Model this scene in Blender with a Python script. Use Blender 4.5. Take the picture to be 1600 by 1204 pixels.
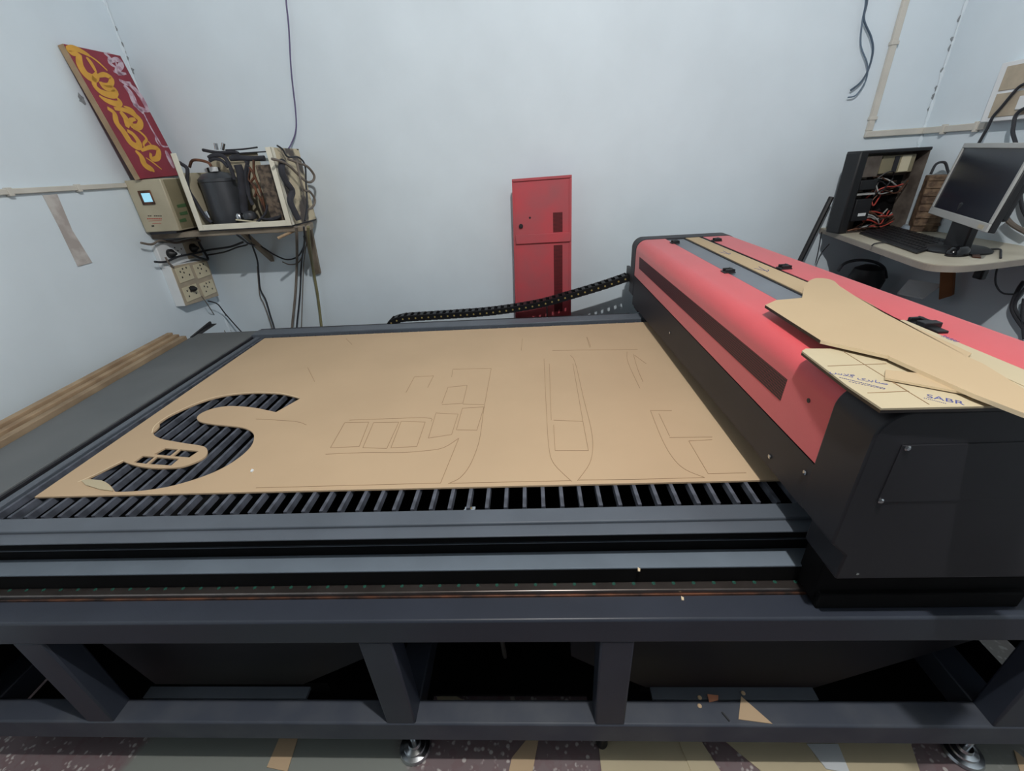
import bpy, bmesh, math, random
from mathutils import Vector, Matrix
random.seed(7)
for o in list(bpy.data.objects): bpy.data.objects.remove(o)
C = bpy.context.scene.collection
sc = bpy.context.scene

# ------------------------------------------------------------------ camera
YAW, PITCH, ROLL, FPX, CZ = math.radians(-3.36739), math.radians(27.34839), math.radians(3.57691), 667.966, 1.6
_f = Vector((math.sin(YAW)*math.cos(PITCH), math.cos(YAW)*math.cos(PITCH), -math.sin(PITCH)))
_r0 = Vector((math.cos(YAW), -math.sin(YAW), 0)); _d0 = _f.cross(_r0)
_r = _r0*math.cos(ROLL) + _d0*math.sin(ROLL); _d = -_r0*math.sin(ROLL) + _d0*math.cos(ROLL)
CP = Vector((0, 0, CZ))
cd = bpy.data.cameras.new('camera'); cam = bpy.data.objects.new('camera', cd); C.objects.link(cam)
cd.sensor_width = 36; cd.lens = FPX/1600*36; cd.clip_start = .02
cam.matrix_world = Matrix(((_r.x, -_d.x, -_f.x, 0), (_r.y, -_d.y, -_f.y, 0), (_r.z, -_d.z, -_f.z, CZ), (0, 0, 0, 1)))
sc.camera = cam
# ------------------------------------------------------------------ exposure, world, lamp
vs = sc.view_settings
vs.view_transform = 'Standard'; vs.look = 'None'; vs.gamma = 1; vs.use_curve_mapping = False; vs.exposure = 0.0
w = bpy.data.worlds.new('world'); sc.world = w; w.use_nodes = True
w.node_tree.nodes['Background'].inputs[0].default_value = (.75, .87, 1, 1)
w.node_tree.nodes['Background'].inputs[1].default_value = .3
ld = bpy.data.lights.new('ceiling_bulb_light', 'POINT'); ld.energy = 163; ld.color = (1, .985, .965); ld.shadow_soft_size = .03
lo = bpy.data.objects.new('ceiling_bulb_light', ld); C.objects.link(lo); lo.location = (.25, .22, 3.2)
ld2 = bpy.data.lights.new('added_fill', 'AREA'); ld2.shape = 'RECTANGLE'; ld2.size = 1.2; ld2.size_y = 2.0
ld2.energy = 1.5; ld2.color = (.72, .86, 1)  # added bluish fill from behind the camera
lo2 = bpy.data.objects.new('added_fill', ld2); C.objects.link(lo2); lo2.location = (.2, -2.4, 1.3)
lo2.rotation_euler = (math.radians(90), 0, 0)

# ------------------------------------------------------------------ measuring helpers: a sight line met with a real plane
def _ray(x, y): return _r*((x-800)/FPX) + _d*((y-602)/FPX) + _f
def az(x, y, z): v = _ray(x, y); return CP + v*((z-CZ)/v.z)
def ay(x, y, Y): v = _ray(x, y); return CP + v*(Y/v.y)
def ax(x, y, X): v = _ray(x, y); return CP + v*(X/v.x)
def apl(x, y, o, n): v = _ray(x, y); return CP + v*((o-CP).dot(n)/v.dot(n))

# ------------------------------------------------------------------ materials
def srgb(c):
    return tuple(((v/255)/12.92 if v/255 <= .04045 else ((v/255+.055)/1.055)**2.4) for v in c)+(1,)
MATS = {}
def mat(name, col, rough=.5, metal=0, sheen=0, var=.12, scale=6, bump=0, bscale=60, spec=.5, col2=None, thr=(.35, .65), det=4, coat=0):
    m = bpy.data.materials.new(name); m.use_nodes = True; MATS[name] = m
    nt = m.node_tree; b = nt.nodes['Principled BSDF']
    c = srgb(col)
    tc = nt.nodes.new('ShaderNodeTexCoord'); n = nt.nodes.new('ShaderNodeTexNoise')
    n.inputs['Scale'].default_value = scale; n.inputs['Detail'].default_value = det
    nt.links.new(tc.outputs['Object'], n.inputs['Vector'])
    r = nt.nodes.new('ShaderNodeValToRGB'); nt.links.new(n.outputs['Fac'], r.inputs[0])
    r.color_ramp.elements[0].position = thr[0]; r.color_ramp.elements[1].position = thr[1]
    d = srgb(col2) if col2 else tuple(v*(1-var) for v in c[:3])+(1,)
    e = c if col2 else tuple(min(1, v*(1+var)) for v in c[:3])+(1,)
    r.color_ramp.elements[0].color = e; r.color_ramp.elements[1].color = d
    nt.links.new(r.outputs[0], b.inputs['Base Color'])
    b.inputs['Roughness'].default_value = rough; b.inputs['Metallic'].default_value = metal
    b.inputs['Specular IOR Level'].default_value = spec
    if sheen: b.inputs['Sheen Weight'].default_value = sheen; b.inputs['Sheen Roughness'].default_value = .45
    if coat: b.inputs['Coat Weight'].default_value = coat; b.inputs['Coat Roughness'].default_value = .1
    if bump:
        n2 = nt.nodes.new('ShaderNodeTexNoise'); n2.inputs['Scale'].default_value = bscale
        nt.links.new(tc.outputs['Object'], n2.inputs['Vector'])
        bp = nt.nodes.new('ShaderNodeBump'); bp.inputs['Strength'].default_value = bump; bp.inputs['Distance'].default_value = .004
        nt.links.new(n2.outputs['Fac'], bp.inputs['Height']); nt.links.new(bp.outputs[0], b.inputs['Normal'])
    return m
def emit(name, col, s):
    m = bpy.data.materials.new(name); m.use_nodes = True; b = m.node_tree.nodes['Principled BSDF']
    b.inputs['Base Color'].default_value = srgb(col); b.inputs['Emission Color'].default_value = srgb(col)
    b.inputs['Emission Strength'].default_value = s; return m
WALL = mat('wall_paint', (219, 231, 239), .75, var=.035, scale=2.2, bump=.35, bscale=9, spec=.25)
FRONTW = mat('dark_front_wall', (66, 66, 68), .8, var=.1)  # unseen wall behind the camera, darkened to cut bounced light
CEIL = mat('ceiling_paint', (112, 110, 106), .9, var=.03)  # unseen ceiling, toned down to cut bounced light
BEAM2 = mat('dusty_lit_slate_coat', (66, 71, 82), .5, col2=(80, 84, 92), scale=9, thr=(.4, .7), spec=.4)  # lamp light on the lower beam put into the colour; patches are dust
GREYT = mat('dusty_grey_channel', (112, 119, 128), .5, sheen=.1, var=.08, scale=5, spec=.4)
GREYP = mat('grey_powder_coat', (86, 93, 102), .5, sheen=.08, var=.10, scale=5, spec=.4, bump=.08, bscale=400)
BEAM = mat('dark_slate_coat', (50, 55, 66), .42, var=.10, scale=4, spec=.45, bump=.05, bscale=300)
DARK = mat('black_powder_coat', (40, 40, 45), .5, var=.12, scale=5, spec=.4)
VOID = mat('black_and_shade', (12, 12, 13), .8, var=.2, scale=8, spec=.15)  # near-black for hidden parts, mostly standing in for shade
SLAT = mat('slat_steel', (84, 88, 98), .55, var=.35, scale=30, spec=.4, metal=.1)
PANEL = mat('dusty_black_panel', (92, 96, 98), .55, col2=(105, 108, 109), scale=3, thr=(.3, .7), spec=.4)
BAND = mat('dusty_grey_band', (108, 119, 130), .6, var=.06, scale=9, spec=.3)
RED = mat('red_powder_coat', (214, 80, 86), .5, sheen=.3, var=.04, scale=4, spec=.6, bump=.12, bscale=500)
REDD = mat('red_panel_paint', (196, 82, 90), .5, col2=(170, 92, 98), scale=6, thr=(.35, .75), spec=.35)
KRAFT = mat('kraft_paper', (194, 168, 137), .75, var=.03, scale=3, spec=.2)
KRAFT2 = mat('pale_kraft_paper', (190, 177, 148), .7, var=.03, scale=5, spec=.25)
KRAFT3 = mat('kraft_offcut_paper', (188, 166, 134), .75, var=.03, scale=3, spec=.2)
KRED = mat('kraft_edge', (226, 206, 172), .6, var=.03, scale=20)
ACRE = mat('dark_acrylic_edge', (30, 22, 20), .3, var=.1)
LINE = mat('engraved_line', (146, 118, 86), .8, var=.1)
INK = mat('blue_ink', (62, 72, 138), .7, var=.15, scale=60)
STEEL = mat('bright_steel', (196, 200, 204), .22, 1, var=.05, scale=30)
RAILM = mat('ground_rail_steel', (120, 112, 108), .3, .9, var=.15, scale=12)
BRASS = mat('brass_pin', (222, 196, 120), .4, .6, var=.1)
BLK = mat('black_plastic', (28, 29, 32), .45, var=.15, scale=10, spec=.45)
BEIGE = mat('beige_enamel', (188, 180, 156), .5, col2=(160, 150, 128), scale=5, thr=(.4, .8))
GREEND = mat('olive_side_enamel', (146, 138, 112), .55, col2=(120, 114, 92), scale=6, thr=(.35, .75))
IVORY = mat('ivory_enamel', (226, 222, 205), .5, var=.05, scale=12)
DIRTY = mat('dirty_ivory_enamel', (205, 192, 162), .6, col2=(82, 74, 70), scale=7, thr=(.5, .58), det=6)
DUST = mat('dusty_pipe_foam', (50, 51, 58), .85, var=.25, scale=14)
COMP = mat('compressor_shell', (72, 75, 80), .4, .3, var=.12, scale=6)
COPPER = mat('dusty_copper', (128, 84, 62), .5, .5, col2=(60, 48, 44), scale=20)
FINS = mat('clogged_fins', (112, 98, 84), .8, col2=(62, 54, 50), scale=38, thr=(.4, .6), bump=.5, bscale=90)
CONC = mat('grubby_slab', (150, 140, 124), .8, col2=(112, 100, 88), scale=7, thr=(.35, .7), bump=.3, bscale=40)
WOOD = mat('worn_wood', (176, 152, 122), .7, col2=(146, 122, 96), scale=9)
WOODP = mat('pale_board_edge', (172, 150, 122), .7, col2=(140, 120, 96), scale=6)
CONDUIT = mat('conduit_plastic', (206, 203, 194), .55, var=.06, scale=9)
SIGNR = mat('maroon_sign_paint', (146, 46, 62), .5, col2=(130, 42, 58), scale=8)
SIGNY = mat('yellow_brush_paint', (214, 160, 62), .6, var=.07, scale=20)
SIGNW = mat('lilac_white_paint', (204, 184, 196), .6, col2=(172, 128, 146), scale=40, thr=(.45, .6))
CABLE = mat('black_cable', (44, 46, 52), .5, var=.1)
CABLEG = mat('dusty_grey_cable', (112, 104, 96), .7, var=.15, scale=20)
CABLEP = mat('violet_cable', (92, 84, 122), .5, var=.1)
SOCK = mat('socket_plate_cream', (214, 206, 178), .5, var=.05)
SOCKB = mat('socket_box_face', (178, 166, 146), .6, var=.08, scale=20)
WHT = mat('white_plastic', (226, 230, 232), .5, var=.04)
SILV = mat('silver_plastic', (168, 170, 168), .4, var=.05)
SCRN = mat('screen_off', (34, 38, 48), .25, var=.02, spec=.5)
PCI = mat('pc_inside_metal', (120, 112, 104), .6, .2, col2=(84, 76, 70), scale=14)
WICK = mat('rusty_mesh', (122, 100, 78), .7, col2=(76, 58, 44), scale=30, thr=(.4, .6), bump=.5, bscale=70)
DESK = mat('desk_laminate', (196, 190, 172), .5, col2=(168, 160, 142), scale=5, thr=(.4, .8))
DESKE = mat('desk_edge_band', (150, 142, 132), .55, var=.1)
LCD = emit('lcd_backlight', (135, 185, 205), .95)
CLEAR = mat('white_paper', (200, 204, 206), .7, var=.04)
PATCH = mat('peeling_cement_strip', (198, 194, 190), .85, col2=(172, 164, 160), scale=14, thr=(.4, .6))
GRN = mat('green_print', (76, 108, 72), .6)
REDP = mat('red_print', (180, 70, 60), .6)
ORNG = mat('brown_cardboard', (140, 92, 56), .8, var=.15)

def floor_mat():
    m = bpy.data.materials.new('terrazzo_floor'); m.use_nodes = True; nt = m.node_tree; L = nt.links; N = nt.nodes.new
    b = nt.nodes['Principled BSDF']; tc = N('ShaderNodeTexCoord')
    v = N('ShaderNodeTexVoronoi'); v.inputs['Scale'].default_value = 58; L.new(tc.outputs['Object'], v.inputs['Vector'])
    r = N('ShaderNodeValToRGB'); r.color_ramp.elements[0].position = .25; r.color_ramp.elements[1].position = .42
    L.new(v.outputs['Distance'], r.inputs[0])
    r.color_ramp.elements[0].color = srgb((188, 182, 178)); r.color_ramp.elements[1].color = srgb((118, 98, 100))
    mx = N('ShaderNodeMix'); mx.data_type = 'RGBA'
    n3 = N('ShaderNodeTexNoise'); n3.inputs['Scale'].default_value = 30; L.new(tc.outputs['Object'], n3.inputs['Vector'])
    r3 = N('ShaderNodeValToRGB'); r3.color_ramp.elements[0].position = .48; r3.color_ramp.elements[1].position = .56; L.new(n3.outputs['Fac'], r3.inputs[0])
    L.new(r3.outputs[0], mx.inputs[0]); L.new(r.outputs[0], mx.inputs[7]); mx.inputs[6].default_value = srgb((120, 104, 106))
    n = N('ShaderNodeTexNoise'); n.inputs['Scale'].default_value = 2.6; n.inputs['Detail'].default_value = 5; L.new(tc.outputs['Object'], n.inputs['Vector'])
    r2 = N('ShaderNodeValToRGB'); r2.color_ramp.elements[0].position = .47; r2.color_ramp.elements[1].position = .53; L.new(n.outputs['Fac'], r2.inputs[0])
    sx = N('ShaderNodeSeparateXYZ'); L.new(tc.outputs['Object'], sx.inputs[0])
    nn = N('ShaderNodeMath'); nn.operation = 'MULTIPLY_ADD'; nn.inputs[1].default_value = .6; L.new(n.outputs['Fac'], nn.inputs[0]); L.new(sx.outputs[0], nn.inputs[2])
    rr = N('ShaderNodeValToRGB'); mr = N('ShaderNodeMapRange'); mr.inputs[1].default_value = -2.3; mr.inputs[2].default_value = 2.3; L.new(nn.outputs[0], mr.inputs[0]); L.new(mr.outputs[0], rr.inputs[0])
    E_ = rr.color_ramp.elements; E_[0].position = 0; E_[0].color = (0, 0, 0, 1); E_[1].position = 1; E_[1].color = (0, 0, 0, 1)
    for ps_, v_ in ((.275, 0), (.285, 1), (.452, 1), (.465, 0), (.82, 0), (.83, 1)):
        e_ = E_.new(ps_); e_.color = (v_, v_, v_, 1)
    m2 = N('ShaderNodeMix'); m2.data_type = 'RGBA'; L.new(rr.outputs[0], m2.inputs[0]); L.new(mx.outputs[2], m2.inputs[6]); m2.inputs[7].default_value = srgb((128, 132, 126))
    L.new(m2.outputs[2], b.inputs['Base Color']); b.inputs['Roughness'].default_value = .6
    return m
FLOOR = floor_mat()
def vent_mat(name, base, hole, pitch, axes=(1, 2), rr=.36):
    m = bpy.data.materials.new(name); m.use_nodes = True; nt = m.node_tree; L = nt.links; N = nt.nodes.new
    b = nt.nodes['Principled BSDF']; tc = N('ShaderNodeTexCoord'); s = N('ShaderNodeSeparateXYZ'); L.new(tc.outputs['Object'], s.inputs[0])
    def fr(i):
        a = N('ShaderNodeMath'); a.operation = 'MULTIPLY'; a.inputs[1].default_value = 1/pitch; L.new(s.outputs[i], a.inputs[0])
        c = N('ShaderNodeMath'); c.operation = 'FRACT'; L.new(a.outputs[0], c.inputs[0])
        d = N('ShaderNodeMath'); d.operation = 'SUBTRACT'; d.inputs[1].default_value = .5; L.new(c.outputs[0], d.inputs[0])
        e = N('ShaderNodeMath'); e.operation = 'MULTIPLY'; L.new(d.outputs[0], e.inputs[0]); L.new(d.outputs[0], e.inputs[1]); return e
    q = N('ShaderNodeMath'); q.operation = 'ADD'; L.new(fr(axes[0]).outputs[0], q.inputs[0]); L.new(fr(axes[1]).outputs[0], q.inputs[1])
    g = N('ShaderNodeMath'); g.operation = 'GREATER_THAN'; g.inputs[1].default_value = rr*rr; L.new(q.outputs[0], g.inputs[0])
    mx = N('ShaderNodeMix'); mx.data_type = 'RGBA'; L.new(g.outputs[0], mx.inputs[0]); mx.inputs[6].default_value = srgb(hole); mx.inputs[7].default_value = srgb(base)
    L.new(mx.outputs[2], b.inputs['Base Color']); b.inputs['Roughness'].default_value = .55
    return m
VENT = vent_mat('perforated_vent', (120, 52, 60), (20, 16, 22), .006, rr=.46)
VENT2 = vent_mat('perforated_vent_panel', (120, 26, 34), (40, 10, 16), .007, axes=(0, 2), rr=.4)

# ------------------------------------------------------------------ mesh builder
def catmull(pts, n=6, closed=False):
    P = [Vector(p) for p in pts]
    if len(P) < 3 or n <= 1: return P
    out = []; N_ = len(P); rng = range(N_) if closed else range(N_-1)
    for i in rng:
        if closed: p0, p1, p2, p3 = P[i-1], P[i], P[(i+1) % N_], P[(i+2) % N_]
        else: p0, p1, p2, p3 = P[max(i-1, 0)], P[i], P[i+1], P[min(i+2, N_-1)]
        for k in range(n):
            t = k/n; out.append(.5*((2*p1)+(p2-p0)*t+(2*p0-5*p1+4*p2-p3)*t*t+(3*p1-p0-3*p2+p3)*t**3))
    if not closed: out.append(P[-1])
    return out
class MB:
    def __init__(s): s.v = []; s.f = []; s.m = []; s.mi = 0
    def add(s, v, f):
        o = len(s.v); s.v += [Vector(p) for p in v]; s.f += [tuple(i+o for i in q) for q in f]; s.m += [s.mi]*len(f); return s
    def box(s, x0, x1, y0, y1, z0, z1, M=None):
        v = [Vector((x, y, z)) for z in (z0, z1) for y in (y0, y1) for x in (x0, x1)]
        if M: v = [M @ p for p in v]
        return s.add(v, [(0, 2, 3, 1), (4, 5, 7, 6), (0, 1, 5, 4), (2, 6, 7, 3), (0, 4, 6, 2), (1, 3, 7, 5)])
    def prism(s, poly, axis, a, b):   # polygon in the two other axes, extruded along axis
        def mk(u, w_, t): return {'x': (t, u, w_), 'y': (u, t, w_), 'z': (u, w_, t)}[axis]
        n = len(poly); v = [mk(u, w_, a) for u, w_ in poly]+[mk(u, w_, b) for u, w_ in poly]
        return s.add(v, [tuple(range(n))[::-1], tuple(range(n, 2*n))]+[(i, (i+1) % n, n+(i+1) % n, n+i) for i in range(n)])
    def hexa(s, q0, q1):   # two quads
        return s.add(list(q0)+list(q1), [(3, 2, 1, 0), (4, 5, 6, 7)]+[(i, (i+1) % 4, 4+(i+1) % 4, 4+i) for i in range(4)])
    def slab(s, pts, d):   # polygon of 3-d points thickened by vector d
        n = len(pts); P = [Vector(p) for p in pts]; d = Vector(d)
        return s.add(P+[p+d for p in P], [tuple(range(n))[::-1], tuple(range(n, 2*n))]+[(i, (i+1) % n, n+(i+1) % n, n+i) for i in range(n)])
    def tube(s, pts, r, seg=8, smooth=6, closed=False):
        P = catmull(pts, smooth, closed); n = len(P); base = []
        up = Vector((0, 0, 1)); T0 = (P[1]-P[0]).normalized()
        if abs(T0.dot(up)) > .9: up = Vector((1, 0, 0))
        nrm = T0.cross(up).normalized(); v = []
        for i, p in enumerate(P):
            T = (P[(i+1) % n]-P[i-1]) if closed else (P[min(i+1, n-1)]-P[max(i-1, 0)])
            T = T.normalized(); nrm = (nrm-T*nrm.dot(T)).normalized(); b_ = T.cross(nrm)
            rr = r[min(len(r)-1, int(i/n*len(r)))] if isinstance(r, (list, tuple)) else r
            for k in range(seg):
                a = 2*math.pi*k/seg; v.append(p+nrm*rr*math.cos(a)+b_*rr*math.sin(a))
        f = []
        for i in range(n if closed else n-1):
            for k in range(seg):
                j = (i+1) % n; f.append((i*seg+k, i*seg+(k+1) % seg, j*seg+(k+1) % seg, j*seg+k))
        if not closed: f += [tuple(range(seg))[::-1], tuple(range((n-1)*seg, n*seg))]
        return s.add(v, f)
    def lathe(s, prof, seg=32, o=(0, 0, 0), M=None):   # prof of (r, z) bottom to top
        v = []; f = []; o = Vector(o)
        for r, z in prof:
            for k in range(seg):
                a = 2*math.pi*k/seg; p = Vector((r*math.cos(a), r*math.sin(a), z)); v.append((M @ p if M else p)+o)
        for i in range(len(prof)-1):
            for k in range(seg): f.append((i*seg+k, i*seg+(k+1) % seg, (i+1)*seg+(k+1) % seg, (i+1)*seg+k))
        f += [tuple(range(seg))[::-1], tuple(range((len(prof)-1)*seg, len(prof)*seg))]
        return s.add(v, f)
    def ribbon(s, pts, w_, n, smooth=5, taper=False):  # flat ribbon lying on a plane of normal n, with thickness
        n = Vector(n).normalized(); P = catmull(pts, smooth); k = len(P); v = []
        for i, p in enumerate(P):
            T = (P[min(i+1, k-1)]-P[max(i-1, 0)]).normalized(); sd = n.cross(T).normalized()
            ww = w_ if not isinstance(w_, (list, tuple)) else w_[0]+(w_[1]-w_[0])*math.sin(math.pi*i/(k-1))
            v += [p+sd*ww/2, p-sd*ww/2, p-sd*ww/2+n*.0006, p+sd*ww/2+n*.0006]
        f = [(0, 1, 2, 3), ((k-1)*4+3, (k-1)*4+2, (k-1)*4+1, (k-1)*4)]
        for i in range(k-1):
            for a in range(4): f.append((i*4+a, (i+1)*4+a, (i+1)*4+(a+1) % 4, i*4+(a+1) % 4))
        return s.add(v, f)
    def build(s, name, mats, parent=None, bevel=0, smooth=False, kind=None, label=None, seg=2):
        me = bpy.data.meshes.new(name)
        off = parent.get('_o', (0, 0, 0)) if parent else (0, 0, 0); off = Vector(off)
        me.from_pydata([tuple(p-off) for p in s.v], [], s.f)
        ml = mats if isinstance(mats, (list, tuple)) else [mats]
        for q in ml: me.materials.append(q)
        for p, i in zip(me.polygons, s.m): p.material_index = i
        bm = bmesh.new(); bm.from_mesh(me); bmesh.ops.recalc_face_normals(bm, faces=bm.faces)
        bm.to_mesh(me); bm.free()
        if smooth:
            for p in me.polygons: p.use_smooth = True
            try: me.set_sharp_from_angle(angle=math.radians(40))
            except Exception: pass
        o = bpy.data.objects.new(name, me); C.objects.link(o)
        if parent: o.parent = parent; o['_o'] = tuple(off)
        if bevel:
            b = o.modifiers.new('bevel', 'BEVEL'); b.width = bevel; b.segments = seg; b.limit_method = 'ANGLE'; b.angle_limit = math.radians(35)
            for p in me.polygons: p.use_smooth = True
            try: me.set_sharp_from_angle(angle=math.radians(40))
            except Exception: pass
        if kind: o['kind'] = kind
        if label: o['label'] = label
        return o
def thing(name, label, cat, loc, group=None):
    o = bpy.data.objects.new(name, None); C.objects.link(o); o.location = loc; o['_o'] = tuple(loc)
    o.empty_display_size = .05
    o['label'] = label; o['category'] = cat
    if group: o['group'] = group
    return o
def tag(o, label, cat, group=None):
    o['label'] = label; o['category'] = cat
    if group: o['group'] = group
    return o
def curve_poly(loops, z0, z1):   # filled 2-d outline with holes -> MB
    cu = bpy.data.curves.new('tmp', 'CURVE'); cu.dimensions = '2D'; cu.fill_mode = 'BOTH'; cu.extrude = (z1-z0)/2
    for L in loops:
        sp = cu.splines.new('POLY'); sp.points.add(len(L)-1); sp.use_cyclic_u = True
        for i, (x, y) in enumerate(L): sp.points[i].co = (x, y, 0, 1)
    ob = bpy.data.objects.new('tmp', cu); C.objects.link(ob)
    dg = bpy.context.evaluated_depsgraph_get(); me = bpy.data.meshes.new_from_object(ob.evaluated_get(dg))
    mb = MB(); mb.add([(v.co.x, v.co.y, v.co.z+(z0+z1)/2) for v in me.vertices], [tuple(p.vertices) for p in me.polygons])
    bpy.data.objects.remove(ob); bpy.data.curves.remove(cu); bpy.data.meshes.remove(me)
    return mb
def text_mb(txt, size, M, depth=.0004):
    cu = bpy.data.curves.new('tmp', 'FONT'); cu.body = txt; cu.size = size; cu.extrude = depth; cu.resolution_u = 3
    ob = bpy.data.objects.new('tmp', cu); C.objects.link(ob)
    dg = bpy.context.evaluated_depsgraph_get(); me = bpy.data.meshes.new_from_object(ob.evaluated_get(dg))
    mb = MB(); mb.add([M @ v.co for v in me.vertices], [tuple(p.vertices) for p in me.polygons])
    bpy.data.objects.remove(ob); bpy.data.curves.remove(cu); bpy.data.meshes.remove(me)
    return mb
def frame_mat(o, ex, ey):   # matrix with local x, y along ex, ey
    ex = Vector(ex).normalized(); ey = Vector(ey); ey = (ey-ex*ey.dot(ex)).normalized(); ez = ex.cross(ey)
    return Matrix(((ex.x, ey.x, ez.x, o[0]), (ex.y, ey.y, ez.y, o[1]), (ex.z, ey.z, ez.z, o[2]), (0, 0, 0, 1)))
def cable(name, pts, r, m, label, cat='cable', group=None, smooth=7):
    return tag(MB().tube(pts, r, 8, smooth).build(name, m, smooth=True), label, cat, group)

# ================================================================== THE ROOM
XL, XR, YB, YF, ZC = -2.10, 2.148, 2.75, -2.6, 3.45
MB().box(XL-.1, XR+.1, YF-.1, YB+.1, -.05, 0).build('floor', FLOOR, kind='structure')
MB().box(XL-.1, XR+.1, YF-.1, YB+.1, ZC, ZC+.05).build('ceiling', CEIL, kind='structure')
def wall(name, grid_o, U, V, N, nu, nv, m=None):
    o, U, V, N = Vector(grid_o), Vector(U), Vector(V), Vector(N); v = []; f = []
    rnd = random.Random(len(name))
    for j in range(nv+1):
        for i in range(nu+1): v.append(o+U*(i/nu)+V*(j/nv))
    for j in range(nv):
        for i in range(nu): a = j*(nu+1)+i; f.append((a, a+1, a+nu+2, a+nu+1))
    k = len(v); v += [o-N*.1, o+U-N*.1, o+U+V-N*.1, o+V-N*.1]; f.append((k, k+3, k+2, k+1))
    return MB().add(v, f).build(name, m or WALL, kind='structure')
wall('wall_back', (XL, YB, 0), (XR-XL, 0, 0), (0, 0, ZC), (0, -1, 0), 4, 4)
wl = wall('wall_left', (XL, YB, 0), (0, YF-YB, 0), (0, 0, ZC), (1, 0, 0), 4, 4)
wall('wall_right', (XR, YB, 0), (0, YF-YB, 0), (0, 0, ZC), (-1, 0, 0), 4, 4)
wall('wall_front', (XL, YF, 0), (XR-XL, 0, 0), (0, 0, ZC), (0, 1, 0), 4, 4, FRONTW)
# ragged plaster fillets in the two back corners
def fillet(name, X, sgn, z0, z1, seed):
    rnd = random.Random(seed); n = int((z1-z0)/.018); v = []; f = []
    for i in range(n+1):
        z = z0+(z1-z0)*i/n; a = .006+.012*rnd.random()*(rnd.random() < .5); b = .006+.012*rnd.random()*(rnd.random() < .5)
        v += [(X-sgn*.002, YB-a, z), (X+sgn*.004, YB-.006, z+.004*rnd.random()), (X+sgn*a*.7+sgn*.003, YB-.002+.0*b, z)]
    for i in range(n):
        for k in range(2): f.append((i*3+k, i*3+k+1, i*3+k+4, i*3+k+3))
    return MB().add(v, f).build(name, WALL, kind='structure')
fillet('trim_1', XL, 1, .3, 2.9, 3); fillet('trim_2', XR, -1, .3, 2.9, 5)
# dark chips along the corners and specks on the walls
def chip(name, c, n, seed, s):
    rnd = random.Random(seed); n = Vector(n); u = n.cross(Vector((0, 0, 1))).normalized(); w_ = Vector((0, 0, 1)); k = 9
    pts = [c+u*s*(.5+.7*rnd.random())*math.cos(2*math.pi*i/k)+w_*s*1.3*(.5+.7*rnd.random())*math.sin(2*math.pi*i/k) for i in range(k)]
    return MB().slab(pts, n*.0015)
CHIP = mat('exposed_plaster', (142, 148, 152), .9, var=.2, scale=60)
mb = MB(); rnd = random.Random(4)
for (px_, py_, s) in [(178, 45, .008), (186, 70, .012), (191, 82, .008), (196, 92, .010), (204, 110, .014), (347, 492, .014), (357, 517, .010), (352, 505, .008)]:
    c = ay(px_, py_, YB-.001); c.x = max(c.x, XL+.006); q = chip('', c, (0, -1, 0), int(px_), s); mb.add(q.v, q.f)
for (px_, py_, s) in [(127, 155, .018), (132, 160, .008)]:
    c = ax(px_, py_, XL+.001); q = chip('', c, (1, 0, 0), int(px_), s); mb.add(q.v, q.f)
mb.build('trim_3', CHIP, kind='structure')
mb = MB(); rnd = random.Random(9)
for (px_, py_) in [(1500, 30), (1492, 60), (1488, 75), (1478, 110), (1466, 137), (1460, 170), (1462, 150)]:
    c = ay(px_, py_, YB-.001); c.x = min(c.x, XR-.008); q = chip('', c, (0, -1, 0), int(px_), .011); mb.add(q.v, q.f)
mb.build('trim_4', CHIP, kind='structure')

# ================================================================== CONDUITS
t = thing('conduit', 'beige plastic conduit running level along the left wall to the display box', 'conduit', (XL, 1.9, 1.6))
mb = MB().box(XL, XL+.016, .9, 2.40, 1.602, 1.624); mb.build('channel', CONDUIT, t, bevel=.003)
for y in (1.82, 2.12): MB().box(XL, XL+.020, y, y+.02, 1.596, 1.628).build('clip', CONDUIT, t, bevel=.002)
tag(MB().slab([ax(66, 305, XL+.0005), ax(88, 303, XL+.0005), ax(112, 360, XL+.0005), ax(143, 410, XL+.0005), ax(121, 416, XL+.0005), ax(92, 355, XL+.0005)], (.004, 0, 0)).build('plaster_strip', PATCH),
    'grubby peeling plaster strip hanging below the conduit on the left wall', 'plaster strip')
t = thing('conduit', 'beige conduit dropping down the back wall then turning along to the switchboard', 'conduit', (1.85, YB, 1.63))
MB().box(1.838, 1.868, YB-.018, YB, 1.6505, ZC-.001).build('channel', CONDUIT, t, bevel=.003, label='upright run')
MB().box(1.838, XR, YB-.018, YB, 1.620, 1.650).build('channel', CONDUIT, t, bevel=.003, label='level run on the back wall')
MB().box(XR-.018, XR, 2.385, YB-.018, 1.620, 1.650).build('channel', CONDUIT, t, bevel=.003, label='level run on the right wall')
for z in (1.70, 2.02): MB().box(1.834, 1.872, YB-.022, YB, z, z+.016).build('clip', CONDUIT, t, bevel=.002)
for y in (2.60, 2.42): MB().box(XR-.024, XR, y, y+.016, 1.612, 1.656).build('clip', CONDUIT, t, bevel=.002)

# ================================================================== LASER TABLE
M0, M1 = -1.74, 1.55          # machine ends in x
t = thing('laser_cutting_table', 'long black steel laser cutting bed with open slatted top', 'laser cutter', (-.17, 1.48, 0))
MACH = t
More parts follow.
